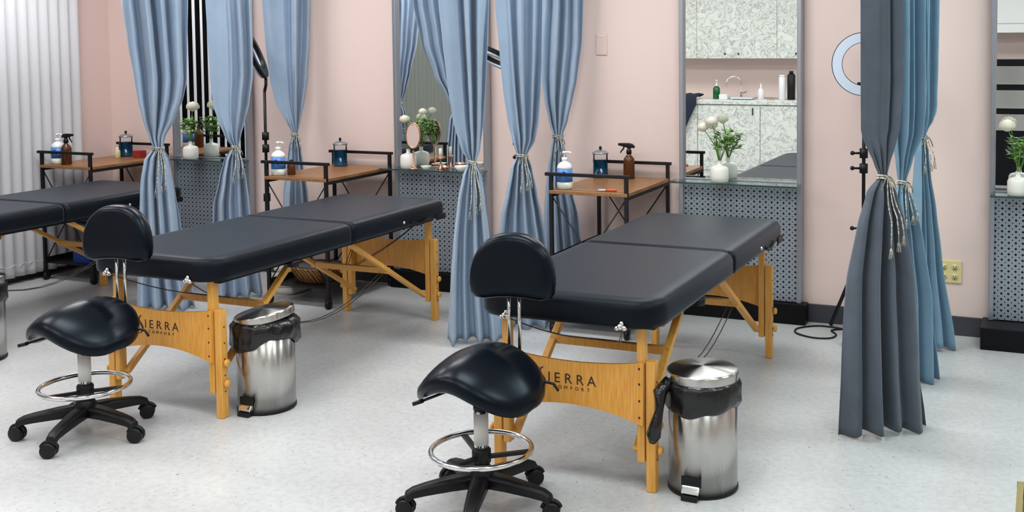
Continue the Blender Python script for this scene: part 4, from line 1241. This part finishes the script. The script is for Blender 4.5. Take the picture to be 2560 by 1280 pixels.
ud = [-4.55, -3.90, -2.925, -2.25, -1.55]
for a, b in zip(ud, ud[1:]):
    d = MB().box((a + 0.002, UF - 0.021, 1.385), (b - 0.002, UF - 0.003, 2.44)).build('door', M['marble'], uc, bevel=0.0015)
for x in (-3.55, -3.385, -2.70):
    MB().sphere((x, UF + 0.006, 1.44), 0.011, 6).build('knob', M['black_metal'], uc)
CZ = 0.911
def bottle(name, label, prof, m, loc, cap=None, capm=None, cat='bottle'):
    t = thing(name, label, cat, loc)
    MB().lathe(prof, n=22).build('body', m, t)
    if cap: MB().lathe(cap, n=16).build('cap', capm, t)
    return t
bottle('soap_bottle', 'dark green soap bottle left of the faucet on the countertop', [(0.038, 0), (0.042, 0.004), (0.042, 0.12), (0.03, 0.14), (0.014, 0.15)], M['green_soap'], (-3.62, -0.30, CZ), [(0.014, 0.148), (0.014, 0.17), (0.006, 0.172), (0.006, 0.21), (0.014, 0.212), (0.014, 0.222)], M['white_plastic'])
bottle('squeeze_bottle', 'white squeeze bottle with pointed tip on the countertop', [(0.034, 0), (0.036, 0.004), (0.036, 0.10), (0.020, 0.125), (0.014, 0.13)], M['white_plastic'], (-3.085, -0.30, CZ), [(0.014, 0.13), (0.012, 0.14), (0.004, 0.19)], M['white_plastic'])
bottle('tall_bottle', 'tall white bottle beside the tall black one on the countertop', [(0.036, 0), (0.038, 0.004), (0.038, 0.255), (0.034, 0.26)], M['white_plastic'], (-2.835, -0.30, CZ), [(0.034, 0.26), (0.034, 0.285)], M['white_plastic'])
bottle('tall_bottle', 'tall black bottle at the right end of the reflected countertop', [(0.044, 0), (0.046, 0.004), (0.046, 0.28), (0.03, 0.30)], M['black_plastic'], (-2.735, -0.33, CZ), [(0.024, 0.30), (0.024, 0.33)], M['black_plastic'])
tag(MB().box((-0.05, -0.04, 0), (0.05, 0.04, 0.06)).build('tissue_box', M['white_plastic'], loc=(-3.50, -0.20, CZ), bevel=0.004), 'small white box right of the green soap bottle', 'box')
tag(MB().box((-0.13, -0.06, 0), (0.13, 0.06, 0.022)).build('folded_wipe', M['diffuser'], loc=(-3.28, -0.20, CZ + 0.006), bevel=0.004), 'pale blue folded wipe along the sink edge', 'cloth')
jk = MB()
vs = []; fs = []
nx, ny = 10, 14
for i in range(nx + 1):
    for j in range(ny + 1):
        x = lerp(-0.13, 0.13, i / nx); s = j / ny * (0.85 - 0.05 * i)
        wob = 0.018 * math.sin(7 * i / nx * 2 + j * 0.5)
        if s < 0.25: y, z = -0.22 + s + 0.02, 0.03 + wob * 0.7 + 0.02 * math.sin(PI * s / 0.25)
        else: y, z = 0.065 + abs(wob) * 0.8, 0.03 - (s - 0.25)
        vs.append((x * (1 - 0.25 * s), y, z))
for i in range(nx):
    for j in range(ny):
        a = i * (ny + 1) + j; fs.append((a, a + 1, a + ny + 2, a + ny + 1))
jo = jk.add(vs, fs, True).build('draped_jacket', M['navy'], loc=(-3.92, KF - 0.02, CZ + 0.01))
md = jo.modifiers.new('thick', 'SOLIDIFY'); md.thickness = 0.012
tag(jo, 'navy jacket draped over the edge of the reflected countertop', 'jacket')

# tall equipment seen in the mirror at the right edge
t = thing('towel_warmer', 'black and stainless cabinet reflected in the mirror at the right edge', 'cabinet', (-0.40, -0.74, 0))
MB().box((-0.55, 0.0, 0.0), (0.45, 0.28, 1.37)).build('cabinet_body', M['black_lacquer'], t, bevel=0.005)
for z, h in ((1.10, 0.20), (0.84, 0.20), (0.60, 0.18)):
    MB().box((-0.52, 0.28, z), (0.42, 0.295, z + h)).build('drawer', M['steel'], t, bevel=0.01)
t = thing('white_wall_cabinet', 'plain white wall cabinet reflected in the mirror at the right edge', 'cabinet', (-0.40, -0.775, 1.66))
MB().box((-0.6, 0.0, 0.0), (0.5, 0.33, 0.8)).build('cabinet_body', M['white_paint'], t)
MB().box((-0.6, 0.33, 0.10), (0.5, 0.345, 0.8)).build('door', M['white_paint'], t, bevel=0.004)

bpy.context.view_layer.update()
